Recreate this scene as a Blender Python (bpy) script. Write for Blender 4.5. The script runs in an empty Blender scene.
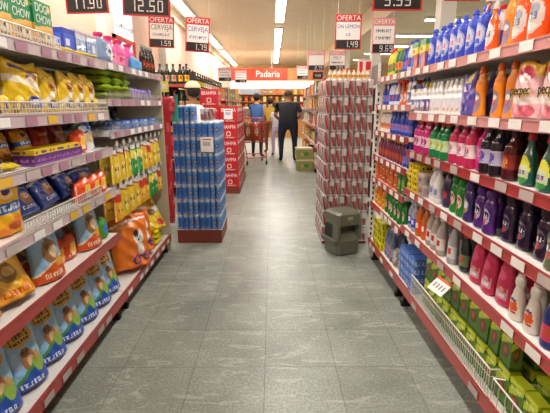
import bpy, bmesh, math, random
from mathutils import Vector, Matrix
random.seed(7)
PI = math.pi
C = bpy.context.scene.collection
S = bpy.context.scene

# ------------------------------------------------------------------ colour / materials
def lin(c):
    if isinstance(c, str):
        c = c.lstrip('#'); c = tuple(int(c[i:i+2], 16)/255 for i in (0, 2, 4))
    return tuple((x/12.92 if x <= .04045 else ((x+.055)/1.055)**2.4) for x in c[:3])

MATS = {}
def mat(name, col=None, rough=.5, metal=0., trans=0., emit=None, es=1., coat=0., bump=0., bscale=30., attr=False, alpha=1.):
    if name in MATS: return MATS[name]
    m = bpy.data.materials.new(name); m.use_nodes = True
    nt = m.node_tree; b = nt.nodes['Principled BSDF']
    if col is not None: b.inputs['Base Color'].default_value = (*lin(col), 1)
    b.inputs['Roughness'].default_value = rough
    b.inputs['Metallic'].default_value = metal
    b.inputs['Transmission Weight'].default_value = trans
    b.inputs['Coat Weight'].default_value = coat
    b.inputs['Alpha'].default_value = alpha
    if attr:
        a = nt.nodes.new('ShaderNodeAttribute'); a.attribute_name = 'Col'
        nt.links.new(a.outputs['Color'], b.inputs['Base Color'])
    if emit is not None:
        b.inputs['Emission Color'].default_value = (*lin(emit), 1)
        b.inputs['Emission Strength'].default_value = es
    if bump > 0:
        tc = nt.nodes.new('ShaderNodeTexCoord')
        n = nt.nodes.new('ShaderNodeTexNoise'); n.inputs['Scale'].default_value = bscale; n.inputs['Detail'].default_value = 3
        bp = nt.nodes.new('ShaderNodeBump'); bp.inputs['Strength'].default_value = bump; bp.inputs['Distance'].default_value = .02
        nt.links.new(tc.outputs['Object'], n.inputs['Vector'])
        nt.links.new(n.outputs['Fac'], bp.inputs['Height']); nt.links.new(bp.outputs['Normal'], b.inputs['Normal'])
    MATS[name] = m
    return m
FILM = mat('printed_film', attr=True, rough=.28, bump=.5, bscale=22, coat=.25)
CARTON = mat('printed_carton', attr=True, rough=.45, bump=.05, bscale=60)
HDPE = mat('printed_plastic', attr=True, rough=.33, bump=.03, bscale=50)
PET = mat('coloured_pet', attr=True, rough=.1, coat=.4, bump=.04, bscale=40)
CLOTH = mat('woven_cloth', attr=True, rough=.85, bump=.2, bscale=90)
METALCAN = mat('printed_can', attr=True, rough=.28, metal=.25, bump=.02, bscale=40)
CLEAR = mat('clear_plastic', '#eef6f6', rough=.06, trans=.92)
WIRE = mat('white_wire', '#d9d6cc', rough=.35, metal=.3)
WHITE = mat('shelf_enamel', '#e6e2da', rough=.38, bump=.02, bscale=20)
RAIL = mat('red_price_rail', '#ac3a36', rough=.3, coat=.4)
TAGW = mat('price_card', '#e9e6e0', rough=.5)
TAGG = mat('grey_price_card', '#b9aca6', rough=.5)  # greyer card for the lower and middle shelves
TAGY = mat('yellow_price_card', '#e2b53a', rough=.5)
TAGM = mat('mauve_price_card', '#a97a8c', rough=.5)
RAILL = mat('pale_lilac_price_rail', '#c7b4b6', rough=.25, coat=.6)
RAILP = mat('glare_pink_price_rail', '#cf8c87', rough=.25, coat=.6)  # upper copy of the red rail, glare mixed into its paler colour
BACK = mat('grey_back_panel', '#625d56', rough=.6, bump=.03)
BEIGE = mat('beige_panel', '#bdb59c', rough=.55, bump=.03)
DARK = mat('dark_kick_plate', '#2a2620', rough=.7)
BLACKP = mat('black_plastic', '#161616', rough=.4)
WHITEP = mat('white_plastic', '#efeeea', rough=.35)

# ------------------------------------------------------------------ mesh helpers
def new_mesh(name, verts, faces, mats, cols=None, midx=None, smooth=False):
    me = bpy.data.meshes.new(name)
    me.from_pydata(verts, [], faces)
    for m in (mats if isinstance(mats, (list, tuple)) else [mats]): me.materials.append(m)
    if midx: me.polygons.foreach_set('material_index', midx)
    if cols is not None:
        at = me.color_attributes.new('Col', 'FLOAT_COLOR', 'CORNER')
        buf = []
        for p, c in zip(me.polygons, cols):
            buf += [c[0], c[1], c[2], 1.0]*p.loop_total
        at.data.foreach_set('color', buf)
    if smooth: me.polygons.foreach_set('use_smooth', [True]*len(me.polygons))
    me.update()
    return me

class MB:
    """collects simple solids with a colour for each, makes one mesh"""
    def __init__(s): s.v = []; s.f = []; s.c = []; s.m = []
    def add(s, v, f, col=(1, 1, 1), mi=0):
        o = len(s.v); s.v += [tuple(x) for x in v]
        for q in f:
            s.f.append(tuple(i+o for i in q)); s.c.append(lin(col) if isinstance(col, str) else col); s.m.append(mi)
    def box(s, x0, y0, z0, x1, y1, z1, col=(1, 1, 1), mi=0):
        v = [(x0,y0,z0),(x1,y0,z0),(x1,y1,z0),(x0,y1,z0),(x0,y0,z1),(x1,y0,z1),(x1,y1,z1),(x0,y1,z1)]
        f = [(0,3,2,1),(4,5,6,7),(0,1,5,4),(1,2,6,5),(2,3,7,6),(3,0,4,7)]
        s.add(v, f, col, mi)
    def bar(s, a, b, r, n=6, col=(1, 1, 1), mi=0, r2=None):
        a = Vector(a); b = Vector(b); d = (b-a)
        if d.length < 1e-6: return
        d.normalize(); u = d.orthogonal().normalized(); w = d.cross(u)
        r2 = r if r2 is None else r2
        v = [a+(u*math.cos(2*PI*i/n)+w*math.sin(2*PI*i/n))*r for i in range(n)]
        v += [b+(u*math.cos(2*PI*i/n)+w*math.sin(2*PI*i/n))*r2 for i in range(n)]
        f = [(i, (i+1) % n, n+(i+1) % n, n+i) for i in range(n)] + [tuple(range(n-1, -1, -1)), tuple(range(n, 2*n))]
        s.add(v, f, col, mi)
    def lathe(s, prof, n=16, col=(1, 1, 1), cx=0, cy=0, cz=0, mi=0, sy=1.):
        v = []; f = []
        for r, z in prof:
            for i in range(n):
                a = 2*PI*i/n; v.append((cx+r*math.cos(a), cy+r*math.sin(a)*sy, cz+z))
        k = len(prof)
        for j in range(k-1):
            for i in range(n):
                f.append((j*n+i, j*n+(i+1) % n, (j+1)*n+(i+1) % n, (j+1)*n+i))
        f.append(tuple(range(n-1, -1, -1))); f.append(tuple((k-1)*n+i for i in range(n)))
        s.add(v, f, col, mi)
    def build(s, name, m, smooth=False, bevel=0., colors=True):
        me = new_mesh(name, s.v, s.f, m, s.c if colors else None, s.m, smooth)
        if bevel > 0:
            bm = bmesh.new(); bm.from_mesh(me)
            bmesh.ops.bevel(bm, geom=list(bm.edges), offset=bevel, segments=2, affect='EDGES', clamp_overlap=True)
            bm.to_mesh(me); bm.free()
        return me

# printed artwork: later layers win
def art(layers, base):
    base = lin(base)
    L = [(l[0], l[1:-1], lin(l[-1])) for l in layers]
    def f(u, v):
        c = base
        for k, p, col in L:
            if k == 'r' and p[0] <= u <= p[2] and p[1] <= v <= p[3]: c = col
            elif k == 'e' and ((u-p[0])/p[2])**2 + ((v-p[1])/p[3])**2 <= 1: c = col
            elif k == 'b' and p[0]+p[2]*(u-.5)+p[3]*math.sin(u*PI) <= v <= p[1]+p[2]*(u-.5)+p[3]*math.sin(u*PI): c = col
            elif k == 'w' and p[0] <= u <= p[2] and p[1] <= v <= p[3]:
                du = (p[2]-p[0])/p[4]
                k2 = int((u-p[0])/du); q = (u-p[0])/du-k2; tv = (v-p[1])/(p[3]-p[1]+1e-9); h2 = (k2*37+int(p[4])*13) % 5
                if k2 % 1 == 0 and q < .78:
                    if q < .3 or (h2 in (0, 3) and q > .5) or (h2 in (0, 1, 2) and tv > .75) or (h2 in (1, 2, 4) and tv < .25) or (h2 in (1, 3) and .4 < tv < .6): c = col
        return c
    return f

def bag_mesh(name, w, h, d, paint, top=.06, nu=40, nv=50, lean=0., seed=0, back=None, matl=None, wrinkle=.006, bottom=.04):
    rnd = random.Random(seed)
    ph = [rnd.uniform(0, 6.28) for _ in range(6)]
    v = []; f = []; cols = []
    def prof(t):
        a = min(1, t/bottom)**.5 if bottom > 0 else 1
        b = 1 if t < 1-top*4 else max(0, (1-t)/(top*4))**.6
        return a*b*(1-.18*t)
    for side in (-1, 1):
        base = len(v)
        for j in range(nv+1):
            t = j/nv
            ww = w*(1-.05*math.sin(PI*t*1.0)+.03*math.sin(5*t+ph[0]))
            for i in range(nu+1):
                u = i/nu
                th = d/2*prof(t)*(max(0, math.sin(PI*u))**.45)
                wr = wrinkle*math.sin(u*17+ph[1]+t*9)*math.sin(t*13+ph[2])*math.sin(PI*u)*(1 if t < 1-top else .3)
                v.append(((u-.5)*ww, side*(th+wr*(th > .002))+lean*t, t*h+.012*math.sin(u*5+ph[3])*(t**3)))
        for j in range(nv):
            for i in range(nu):
                a = base+j*(nu+1)+i
                q = (a, a+1, a+nu+2, a+nu+1)
                f.append(q if side < 0 else q[::-1])
                u = (i+.5)/nu; t = (j+.5)/nv
                cols.append(paint(u, t) if side < 0 else (back or paint)(1-u, t))
    # stitch bottom + sides
    n1 = (nu+1)*(nv+1)
    for i in range(nu):
        f.append((i, n1+i, n1+i+1, i+1)); cols.append(paint((i+.5)/nu, .01))
        a = nv*(nu+1)+i; f.append((a, a+1, n1+a+1, n1+a)); cols.append(paint((i+.5)/nu, .99))
    for j in range(nv):
        a = j*(nu+1); f.append((a, a+nu+1, n1+a+nu+1, n1+a)); cols.append(paint(.01, j/nv))
        a = j*(nu+1)+nu; f.append((a, n1+a, n1+a+nu+1, a+nu+1)); cols.append(paint(.99, j/nv))
    return new_mesh(name, v, f, matl or FILM, cols, smooth=True)

def bottle_mesh(name, prof, h, paint, sy=1., n=44, rows=44, matl=None, waist=None):
    """prof: [(r, t)] with t 0..1, front faces -Y"""
    def R(t):
        for (r0, t0), (r1, t1) in zip(prof, prof[1:]):
            if t <= t1:
                k = (t-t0)/(t1-t0+1e-9); k = k*k*(3-2*k)
                return r0+(r1-r0)*k
        return prof[-1][0]
    v = []; f = []; cols = []
    for j in range(rows+1):
        t = j/rows; r = R(t)
        for i in range(n):
            a = 2*PI*(i/n-.5)
            v.append((r*math.sin(a), -r*math.cos(a)*sy, t*h))
    for j in range(rows):
        for i in range(n):
            f.append((j*n+i, j*n+(i+1) % n, (j+1)*n+(i+1) % n, (j+1)*n+i)); cols.append(paint((i+.5)/n, (j+.5)/rows))
    f.append(tuple(range(n-1, -1, -1))); cols.append(paint(0, 0))
    f.append(tuple(rows*n+i for i in range(n))); cols.append(paint(0, 1))
    return new_mesh(name, v, f, matl or HDPE, cols, smooth=True)

def cap_mesh(name, r, h, col, r2=None, n=16, matl=None):
    r2 = r if r2 is None else r2
    b = MB(); b.lathe([(r*.98, 0), (r, h*.08), (r2, h*.85), (r2*.85, h)], n, col)
    return b.build(name, matl or HDPE, smooth=False)

def box_mesh(name, w, d, h, paint, side=None, top=None, nu=12, nv=16, matl=None):
    """front face -Y painted, sides and top too"""
    v = []; f = []; cols = []
    def grid(o, du, dv, a, b, p):
        base = len(v)
        for j in range(b+1):
            for i in range(a+1):
                v.append(tuple(o[k]+du[k]*i/a+dv[k]*j/b for k in range(3)))
        for j in range(b):
            for i in range(a):
                q = base+j*(a+1)+i; f.append((q, q+1, q+a+2, q+a+1)); cols.append(p((i+.5)/a, (j+.5)/b))
    side = side or paint; top = top or (lambda u, t: paint(.5, .97))
    grid((-w/2, -d/2, 0), (w, 0, 0), (0, 0, h), nu, nv, paint)
    grid((w/2, d/2, 0), (-w, 0, 0), (0, 0, h), nu, nv, paint)
    grid((w/2, -d/2, 0), (0, d, 0), (0, 0, h), 8, nv, side)
    grid((-w/2, d/2, 0), (0, -d, 0), (0, 0, h), 8, nv, side)
    grid((-w/2, -d/2, h), (w, 0, 0), (0, d, 0), nu, 6, top)
    grid((-w/2, d/2, 0), (w, 0, 0), (0, -d, 0), 1, 1, lambda u, t: paint(.5, .02))
    me = new_mesh(name, v, f, matl or CARTON, cols)
    bm = bmesh.new(); bm.from_mesh(me); bmesh.ops.remove_doubles(bm, verts=bm.verts, dist=1e-5); bm.to_mesh(me); bm.free()
    return me

_txt = {}
def text_mesh(body, size, m, ext=.001, sx=1.):
    k = (body, size, m.name, sx)
    if k in _txt: return _txt[k]
    cu = bpy.data.curves.new('lettering', 'FONT'); cu.body = body; cu.size = size; cu.extrude = ext
    cu.align_x = 'CENTER'; cu.align_y = 'CENTER'
    o = bpy.data.objects.new('tmp', cu); C.objects.link(o); bpy.context.view_layer.update()
    me = bpy.data.meshes.new_from_object(o.evaluated_get(bpy.context.evaluated_depsgraph_get()))
    bpy.data.objects.remove(o)
    # stand upright facing -Y
    for v in me.vertices: x, y, z = v.co; v.co = (x*sx, -z, y)
    me.materials.clear(); me.materials.append(m); me.name = 'lettering'
    _txt[k] = me
    return me

SEG = {'0': 'abcdef', '1': 'bc', '2': 'abged', '3': 'abgcd', '4': 'fgbc', '5': 'afgcd', '6': 'afgedc', '7': 'abc', '8': 'abcdefg', '9': 'abfgcd'}
def seg_mesh(s, h, m):
    b = MB(); w = h*.52; t = h*.13; x = 0; widths = []
    total = sum((h*.28 if ch in '.,' else w+h*.22) for ch in s); x = -total/2
    for ch in s:
        if ch in '.,':
            b.box(x+h*.04, -.001, -h/2, x+h*.04+t, .001, -h/2+t); x += h*.28; continue
        P = {'a': (0, h-t, w, h), 'g': (0, h/2-t/2, w, h/2+t/2), 'd': (0, 0, w, t), 'f': (0, h/2, t, h), 'b': (w-t, h/2, w, h), 'e': (0, 0, t, h/2), 'c': (w-t, 0, w, h/2)}
        for q in SEG[ch]:
            a = P[q]; g = t*.12
            b.box(x+a[0]+g, -.001, a[1]-h/2+g, x+a[2]-g, .001, a[3]-h/2-g)
        x += w+h*.22
    return b.build('price_digits', m, colors=False)

# ------------------------------------------------------------------ objects
def tag(o, label=None, cat=None, group=None, kind=None):
    if label: o['label'] = label
    if cat: o['category'] = cat
    if group: o['group'] = group
    if kind: o['kind'] = kind
    return o
def obj(name, me, parent=None, loc=(0, 0, 0), rot=(0, 0, 0)):
    o = bpy.data.objects.new(name, me); C.objects.link(o); o.location = loc; o.rotation_euler = rot
    if parent is not None: o.parent = parent
    return o
def empty(name, loc, rz=0, rx=0, ry=0):
    o = bpy.data.objects.new(name, None); C.objects.link(o); o.location = loc; o.rotation_euler = (rx, ry, rz)
    o.empty_display_size = .05
    return o
# proto = (name, category, mesh or None, [(part, mesh, loc, [subparts])])
def place(p, loc, rz=0, label='', group=None, rx=0, ry=0, s=1.):
    name, cat, me, parts = p
    o = bpy.data.objects.new(name, me); C.objects.link(o)
    o.location = loc; o.rotation_euler = (rx, ry, rz); o.scale = (s, s, s)
    tag(o, label, cat, group)
    for pn, pm, pl, *sub in parts:
        c = obj(pn, pm, o, pl)
        if sub:
            for sn, sm, sl in sub[0]: obj(sn, sm, c, sl)
    return o

ORD = ['nearest', 'second', 'third', 'fourth', 'fifth', 'sixth', 'seventh', 'eighth', 'ninth', 'tenth', 'eleventh', 'twelfth', 'thirteenth', 'fourteenth', 'fifteenth', 'sixteenth', 'seventeenth', 'eighteenth', 'nineteenth', 'twentieth']

# ------------------------------------------------------------------ camera
H = 1.44; F = 410.6; TH = math.atan(.2472); CT = math.cos(TH); ST = math.sin(TH); VX = 272.; VY = 105.
cam_d = bpy.data.cameras.new('camera'); cam = bpy.data.objects.new('camera', cam_d); C.objects.link(cam)
cam.location = (0, 0, H); cam.rotation_euler = (PI/2-TH, 0, -math.radians(.42))
cam_d.sensor_width = 36; cam_d.lens = F/550*36; cam_d.clip_end = 100; cam_d.clip_start = .05
S.camera = cam
def YP(px, X, z):
    """distance along the aisle of a thing standing at X, height z that shows at photo column px"""
    w = F*X/(px-VX)
    return (w-(H-z)*ST)/CT

# ------------------------------------------------------------------ the setting
CEIL = 3.6; WL = -2.4; WR = 9.0; YB = 24.0; YF = -3.5
def floor_material():
    m = bpy.data.materials.new('grey_granite_tiles'); m.use_nodes = True
    nt = m.node_tree; N = nt.nodes; L = nt.links; b = N['Principled BSDF']
    tc = N.new('ShaderNodeTexCoord'); mp = N.new('ShaderNodeMapping')
    mp.inputs['Location'].default_value = (.042, -.04, 0)
    L.new(tc.outputs['Object'], mp.inputs['Vector'])
    br = N.new('ShaderNodeTexBrick'); br.offset = 0; br.squash = 1
    br.inputs['Scale'].default_value = 1; br.inputs['Brick Width'].default_value = .4; br.inputs['Row Height'].default_value = .4
    br.inputs['Mortar Size'].default_value = .0022; br.inputs['Mortar Smooth'].default_value = .3; br.inputs['Bias'].default_value = 0
    br.inputs['Color1'].default_value = (.92, .92, .92, 1); br.inputs['Color2'].default_value = (1.06, 1.06, 1.06, 1)
    br.inputs['Mortar'].default_value = (.5, .48, .45, 1)
    L.new(mp.outputs['Vector'], br.inputs['Vector'])
    def noise(scale, det, rough=.6, sx=1, sy=1, rz=0, dist=0):
        q = N.new('ShaderNodeMapping'); q.inputs['Scale'].default_value = (sx, sy, 1); q.inputs['Rotation'].default_value = (0, 0, rz)
        L.new(tc.outputs['Object'], q.inputs['Vector'])
        n = N.new('ShaderNodeTexNoise'); n.inputs['Scale'].default_value = scale; n.inputs['Detail'].default_value = det
        n.inputs['Roughness'].default_value = rough; n.inputs['Distortion'].default_value = dist
        L.new(q.outputs['Vector'], n.inputs['Vector']); return n
    def ramp(src, stops):
        r = N.new('ShaderNodeValToRGB')
        while len(r.color_ramp.elements) < len(stops): r.color_ramp.elements.new(.5)
        for e, (p, c) in zip(r.color_ramp.elements, stops): e.position = p; e.color = (*lin(c), 1)
        L.new(src, r.inputs['Fac']); return r
    sp = noise(75, 5, .75)
    base = ramp(sp.outputs['Fac'], [(.3, '#73786f'), (.5, '#969b90'), (.68, '#b8bcb0')])
    cl = noise(2.6, 4, .6)
    cr = ramp(cl.outputs['Fac'], [(.3, '#c4c6c2'), (.7, '#ffffff')])
    mx = N.new('ShaderNodeMixRGB'); mx.blend_type = 'MULTIPLY'; mx.inputs['Fac'].default_value = .8
    L.new(base.outputs['Color'], mx.inputs['Color1']); L.new(cr.outputs['Color'], mx.inputs['Color2'])
    ve = noise(3.2, 5, .55, 1, 3.6, .35, 1.2)
    vr = ramp(ve.outputs['Fac'], [(.57, '#000000'), (.62, '#b4b4b4'), (.67, '#000000')])
    mv = N.new('ShaderNodeMixRGB'); mv.inputs['Color2'].default_value = (*lin('#c3c3b6'), 1)
    L.new(vr.outputs['Color'], mv.inputs['Fac']); L.new(mx.outputs['Color'], mv.inputs['Color1'])
    mg = N.new('ShaderNodeMixRGB'); mg.blend_type = 'MULTIPLY'; mg.inputs['Fac'].default_value = 1
    L.new(mv.outputs['Color'], mg.inputs['Color1']); L.new(br.outputs['Color'], mg.inputs['Color2'])
    L.new(mg.outputs['Color'], b.inputs['Base Color'])
    rr = N.new('ShaderNodeMapRange'); rr.inputs['To Min'].default_value = .3; rr.inputs['To Max'].default_value = .45
    L.new(cl.outputs['Fac'], rr.inputs['Value']); L.new(rr.outputs['Result'], b.inputs['Roughness'])
    bp = N.new('ShaderNodeBump'); bp.inputs['Strength'].default_value = .15; bp.inputs['Distance'].default_value = .003
    L.new(sp.outputs['Fac'], bp.inputs['Height']); L.new(bp.outputs['Normal'], b.inputs['Normal'])
    return m
FLOOR = floor_material()
def wallmat(name, col, rough=.7, sc=4, amt=.06):
    m = mat(name, col, rough, bump=.03, bscale=40)
    nt = m.node_tree; n = nt.nodes.new('ShaderNodeTexNoise'); n.inputs['Scale'].default_value = sc
    tc = nt.nodes.new('ShaderNodeTexCoord'); nt.links.new(tc.outputs['Object'], n.inputs['Vector'])
    mx = nt.nodes.new('ShaderNodeMixRGB'); c = lin(col)
    mx.inputs['Color1'].default_value = (*[x*(1-amt) for x in c], 1); mx.inputs['Color2'].default_value = (*[min(1, x*(1+amt)) for x in c], 1)
    nt.links.new(n.outputs['Fac'], mx.inputs['Fac']); nt.links.new(mx.outputs['Color'], nt.nodes['Principled BSDF'].inputs['Base Color'])
    return m
PINK = wallmat('pale_pink_wall_paint', '#ecc4ac')
CEILM = wallmat('cream_ceiling_paint', '#dccfb2')
CREAM = wallmat('cream_beam_paint', '#e0d4bb')
COLM = wallmat('white_column_paint', '#dfdbd0')
OCHRE = wallmat('pale_ochre_bakery_wall', '#dcc296')
def slab(name, a, b, m, kind='structure', parent=None):
    q = MB(); q.box(*a, *b)
    return tag(obj(name, q.build(name, m, colors=False), parent), kind=kind)
slab('floor', (WL-.1, YF-.1, -.1), (WR+.1, YB+.1, 0), FLOOR)
slab('ceiling', (WL-.1, YF-.1, CEIL), (WR+.1, YB+.1, CEIL+.1), CEILM)
slab('wall_left', (WL-.1, YF-.1, 0), (WL, YB+.1, CEIL), PINK)
slab('wall_right', (WR, YF-.1, 0), (WR+.1, YB+.1, CEIL), PINK)
slab('wall_back', (WL, YB, 0), (WR, YB+.1, CEIL), OCHRE)
slab('wall_front', (WL, YF-.1, 0), (WR, YF, CEIL), PINK)
slab('trim_1', (2.24, YF, 3.12), (2.46, YB, CEIL), CREAM)          # dropped beam
for i, y in enumerate((5.9, 9.75, 13.6)):
    slab('trim_%d' % (i+2), (2.25, y, 0), (2.45, y+.2, 3.12), COLM)
slab('trim_5', (WL, 6.05, 0), (WL+.14, 6.35, CEIL), COLM)            # pilaster on the left wall
slab('trim_6', (WL, 9.3, 0), (WL+.14, 9.6, CEIL), COLM)
slab('trim_7', (WL, YF, 3.42), (WL+.1, YB, CEIL), CREAM)
# daylight window between the pilasters
wf = empty('window_1', (WL, 6.9, 0)); tag(wf, kind='structure')
q = MB()
for y in (-.55, -.02, .51): q.box(.0, y, 1.9, .06, y+.05, 3.35)
for z in (1.9, 2.62, 3.3): q.box(.0, -.55, z, .06, .56, z+.05)
obj('window_frame', q.build('window_frame', WHITEP, colors=False), wf)
q = MB(); q.box(.012, -.5, 1.95, .02, .51, 3.3)
obj('window_pane', q.build('window_pane', mat('frosted_daylight_glass', '#cfe2f2', .3, emit='#cfe4ff', es=1.1), colors=False), wf)

# fluorescent fittings
TUBE = mat('lit_fluorescent_tube', '#ffffff', .4, emit='#fffaf0', es=9)
FIT = mat('white_fitting', '#e8e4da', .4)
def fitting_mesh(L):
    b = MB(); b.box(-.12, -L/2, -.05, .12, L/2, 0); b.box(-.11, -L/2, -.07, -.1, L/2, -.05); b.box(.1, -L/2, -.07, .11, L/2, -.05)
    t = MB(); t.box(-.1, -L/2+.02, -.085, .1, L/2-.02, -.05)
    return b.build('light_fitting', FIT, colors=False), t.build('tube', TUBE, colors=False)
def fitting(x, y, L, rz, label, power, group, vis=True):
    a, t = fitting_mesh(L)
    o = place(('ceiling_light', 'ceiling light', None, [('housing', a, (0, 0, 0)), ('tube', t, (0, 0, 0))]), (x, y, CEIL), rz, label, group)
    ld = bpy.data.lights.new('tube_light', 'AREA'); ld.shape = 'RECTANGLE'; ld.size = .2; ld.size_y = L; ld.energy = power; ld.color = (1, .965, .93)
    lo = bpy.data.objects.new('tube_light', ld); C.objects.link(lo); lo.location = (x, y, CEIL-.12); lo.rotation_euler = (0, 0, rz)
    return o
PW = 56
cen = [(10.4, 2.2), (14.5, 3.8), (18.3, 2.4), (21.0, 2.2)]
for i, (y, L) in enumerate([(1.0, 2.3), (5.0, 2.3)] + cen):
    fitting(.2, y, L, 0, '%s lit ceiling tube fitting of the row over the middle of the aisle' % ORD[i], PW*L/2.3*(.85 if i == 0 else 1), 'ceiling tubes over the aisle')
lef = [(10.2, 2.4), (15.0, 3.0), (19.1, 3.4), (22.6, 1.8)]
for i, (y, L) in enumerate([(1.2, 2.3), (5.3, 2.3)] + lef):
    fitting(-1.98, y, L, 0, '%s lit ceiling tube fitting of the row near the left wall' % ORD[i], PW*.6*L/2.3, 'ceiling tubes near the left wall')
for i, y in enumerate((.6, 3.2, 5.8, 8.7, 11.2, 13.7, 16.0, 18.3, 20.7)):
    fitting(4.45, y, 1.1, PI/2, '%s lit crosswise ceiling tube fitting beyond the dropped beam' % ORD[i], PW*.9, 'ceiling tubes beyond the beam')

# ------------------------------------------------------------------ gondola shelving
def tag_mesh(w, h, m): 
    b = MB(); b.box(-w/2, -.0015, 0, w/2, .0, h); return b.build('price_tag', m, colors=False)
TM = {k: tag_mesh(.085, .037, m) for k, m in (('w', TAGW), ('g', TAGG), ('y', TAGY), ('m', TAGM))}
def fence_mesh(L, h, step=.022, r=.0016):
    b = MB(); n = int(L/step)
    for i in range(n+1):
        y = i*L/n; b.box(-r, y-r, 0, r, y+r, h)
    b.bar((0, 0, h), (0, L, h), r*2.2, 6); b.bar((0, 0, h*.45), (0, L, h*.45), r*1.2, 5); b.bar((0, 0, .004), (0, L, .004), r*1.5, 5)
    return b.build('wire_guard', WIRE, colors=False)
def gondola(label, side, y0, y1, zs, lipx, depth=.45, tagsty='w', liph=.042, fences={}, trays={}, tagstep=.16, top=1.9, kick=True, tags=True, fulldepth=None, cards=None):
    """side -1: left of the aisle (faces +X); +1: right (faces -X). Local frame at the base, y from 0 to L."""
    L = y1-y0; rnd = random.Random(int(y0*100)+side*7)
    root = empty('shelving_unit', (side*lipx, y0, 0)); tag(root, label, 'shelving', 'shelving units along the aisle')
    s = side   # local +s*x goes away from the aisle
    def bx(b, x0, y_0, z0, x1, y_1, z1, mi=0): b.box(min(s*x0, s*x1), y_0, z0, max(s*x0, s*x1), y_1, z1, mi=mi)
    b = MB(); bx(b, depth, .01, .02, depth+.02, L-.01, top); obj('back_panel', b.build('back_panel', BACK, colors=False), root)
    for y in (.0, L-.03):
        b = MB(); bx(b, depth-.03, y, 0, depth, y+.03, top)
        for k in range(int(top/.05)-1):
            z = .08+k*.05; bx(b, depth-.0315, y+.011, z, depth-.03, y+.019, z+.025, 1)
        obj('upright', b.build('upright', [WHITE, DARK], colors=False), root)
    if kick:
        b = MB(); bx(b, .1, 0, 0, .115, L, zs[0]-.03); obj('kick_plate', b.build('kick_plate', DARK, colors=False), root)
        for y in (.06, L-.1):
            b = MB(); bx(b, .02, y, 0, .1, y+.035, .03); bx(b, .035, y+.008, .03, .08, y+.027, zs[0]-.045)
            obj('foot', b.build('foot', BLACKP, colors=False), root)
    for k, z in enumerate(zs):
        b = MB(); bx(b, .012, .004, z-.03, depth-.03, L-.004, z)
        sh = obj('shelf', b.build('shelf', WHITE, bevel=.003, colors=False), root)
        lh = .06 if k == 0 else liph
        b = MB(); bx(b, 0, .002, z-lh, .012, L-.002, z+.003); bx(b, -.003, .002, z-lh, .002, L-.002, z-lh+.004); bx(b, -.003, .002, z-.003, .002, L-.002, z+.003)
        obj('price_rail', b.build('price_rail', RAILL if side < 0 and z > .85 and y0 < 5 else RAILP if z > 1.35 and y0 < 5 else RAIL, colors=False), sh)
        if k == 0 and not kick: pass
        if tags:
            y = rnd.uniform(.06, .14)
            while y < L-.06:
                if z < .7 and rnd.random() < .55: y += tagstep; continue
                t = rnd.choice(tagsty[k] if isinstance(tagsty, (list, tuple)) else tagsty)
                c = obj('price_tag', TM[t], sh, (-s*.0035, y, z-lh+.005), (0, 0, -s*PI/2))
                y += tagstep*rnd.uniform(.9, 1.5)
        if k in fences:
            for (a, e, h) in fences[k]: obj('wire_guard', fence_mesh(e-a, h), sh, (s*.006, a, z+.002))
        if k in trays:
            for (a, e, h) in trays[k]:
                b = MB(); bx(b, .004, a, z+.001, .007, e, z+h); bx(b, .007, a, z+.001, .1, a+.003, z+h*.8); bx(b, .007, e-.003, z+.001, .1, e, z+h*.8)
                obj('clear_guard', b.build('clear_guard', CLEAR, colors=False), sh)
    return root
LX = 1.03; RX = .93
YL0, YL1, YL2 = .95, 2.67, 4.0
YR0, YR1, YR2 = .80, 2.85, 3.78
ZLN = [.167, .60, .91, 1.175, 1.40, 1.70]
ZLF = [.167, 1.27, 1.475, 1.70]
ZRN = [.198, .60, .876, 1.137, 1.387, 1.667]
ZRF = [.198, .56, .80, 1.00, 1.22, 1.44, 1.667]
gl = gondola('near white shelving unit on the left of the aisle, filled with pet food bags', -1, YL0, YL1, ZLN, LX,
        tagsty=['g', 'gw', 'gwy', 'gmmy', 'wmmy', 'wwmm'], liph=.05,
        fences={5: [(.1, 1.2, .055)], 4: [(.1, YL1-YL0, .05)], 2: [(.70, 1.5, .055)], 3: [(.1, .62, .04)]}, top=1.78, tagstep=.13)
gf = gondola('far white shelving unit on the left, with bags hanging on hooks', -1, YL1, YL2, ZLF, LX,
        tagsty=['w', 'wm', 'wm', 'wwm'], trays={1: [(.03, 1.28, .045)], 2: [(.03, 1.28, .05)]}, top=1.78, tagstep=.13)
# cream end panel and hooks belong to the far left unit
b = MB(); b.box(-.47, 1.3, 0, .0, 1.325, 1.72); obj('end_panel', b.build('end_panel', BEIGE, bevel=.004, colors=False), gf)
b = MB(); b.box(-.448, .01, .2, -.44, 1.3, 1.22); obj('peg_panel', b.build('peg_panel', BEIGE, colors=False), gf)
gn = gondola('near white shelving unit on the right of the aisle, packed with cleaning products', 1, YR0, YR1, ZRN, RX,
        tagsty=['g', 'gw', 'gw', 'gw', 'w', 'w'], top=1.72, tagstep=.15)
gr = gondola('far white shelving unit on the right with closely spaced shelves', 1, YR1, YR2, ZRF, RX,
        tagsty='w', top=1.72, tagstep=.13)
b = MB(); b.box(-.0, .935, 0, .05, .965, 1.62)
for k in range(29): b.box(.015, .9335, .12+k*.05, .03, .935, .15+k*.05, mi=1)
obj('front_upright', b.build('front_upright', [WHITE, DARK], colors=False), gr)

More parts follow.
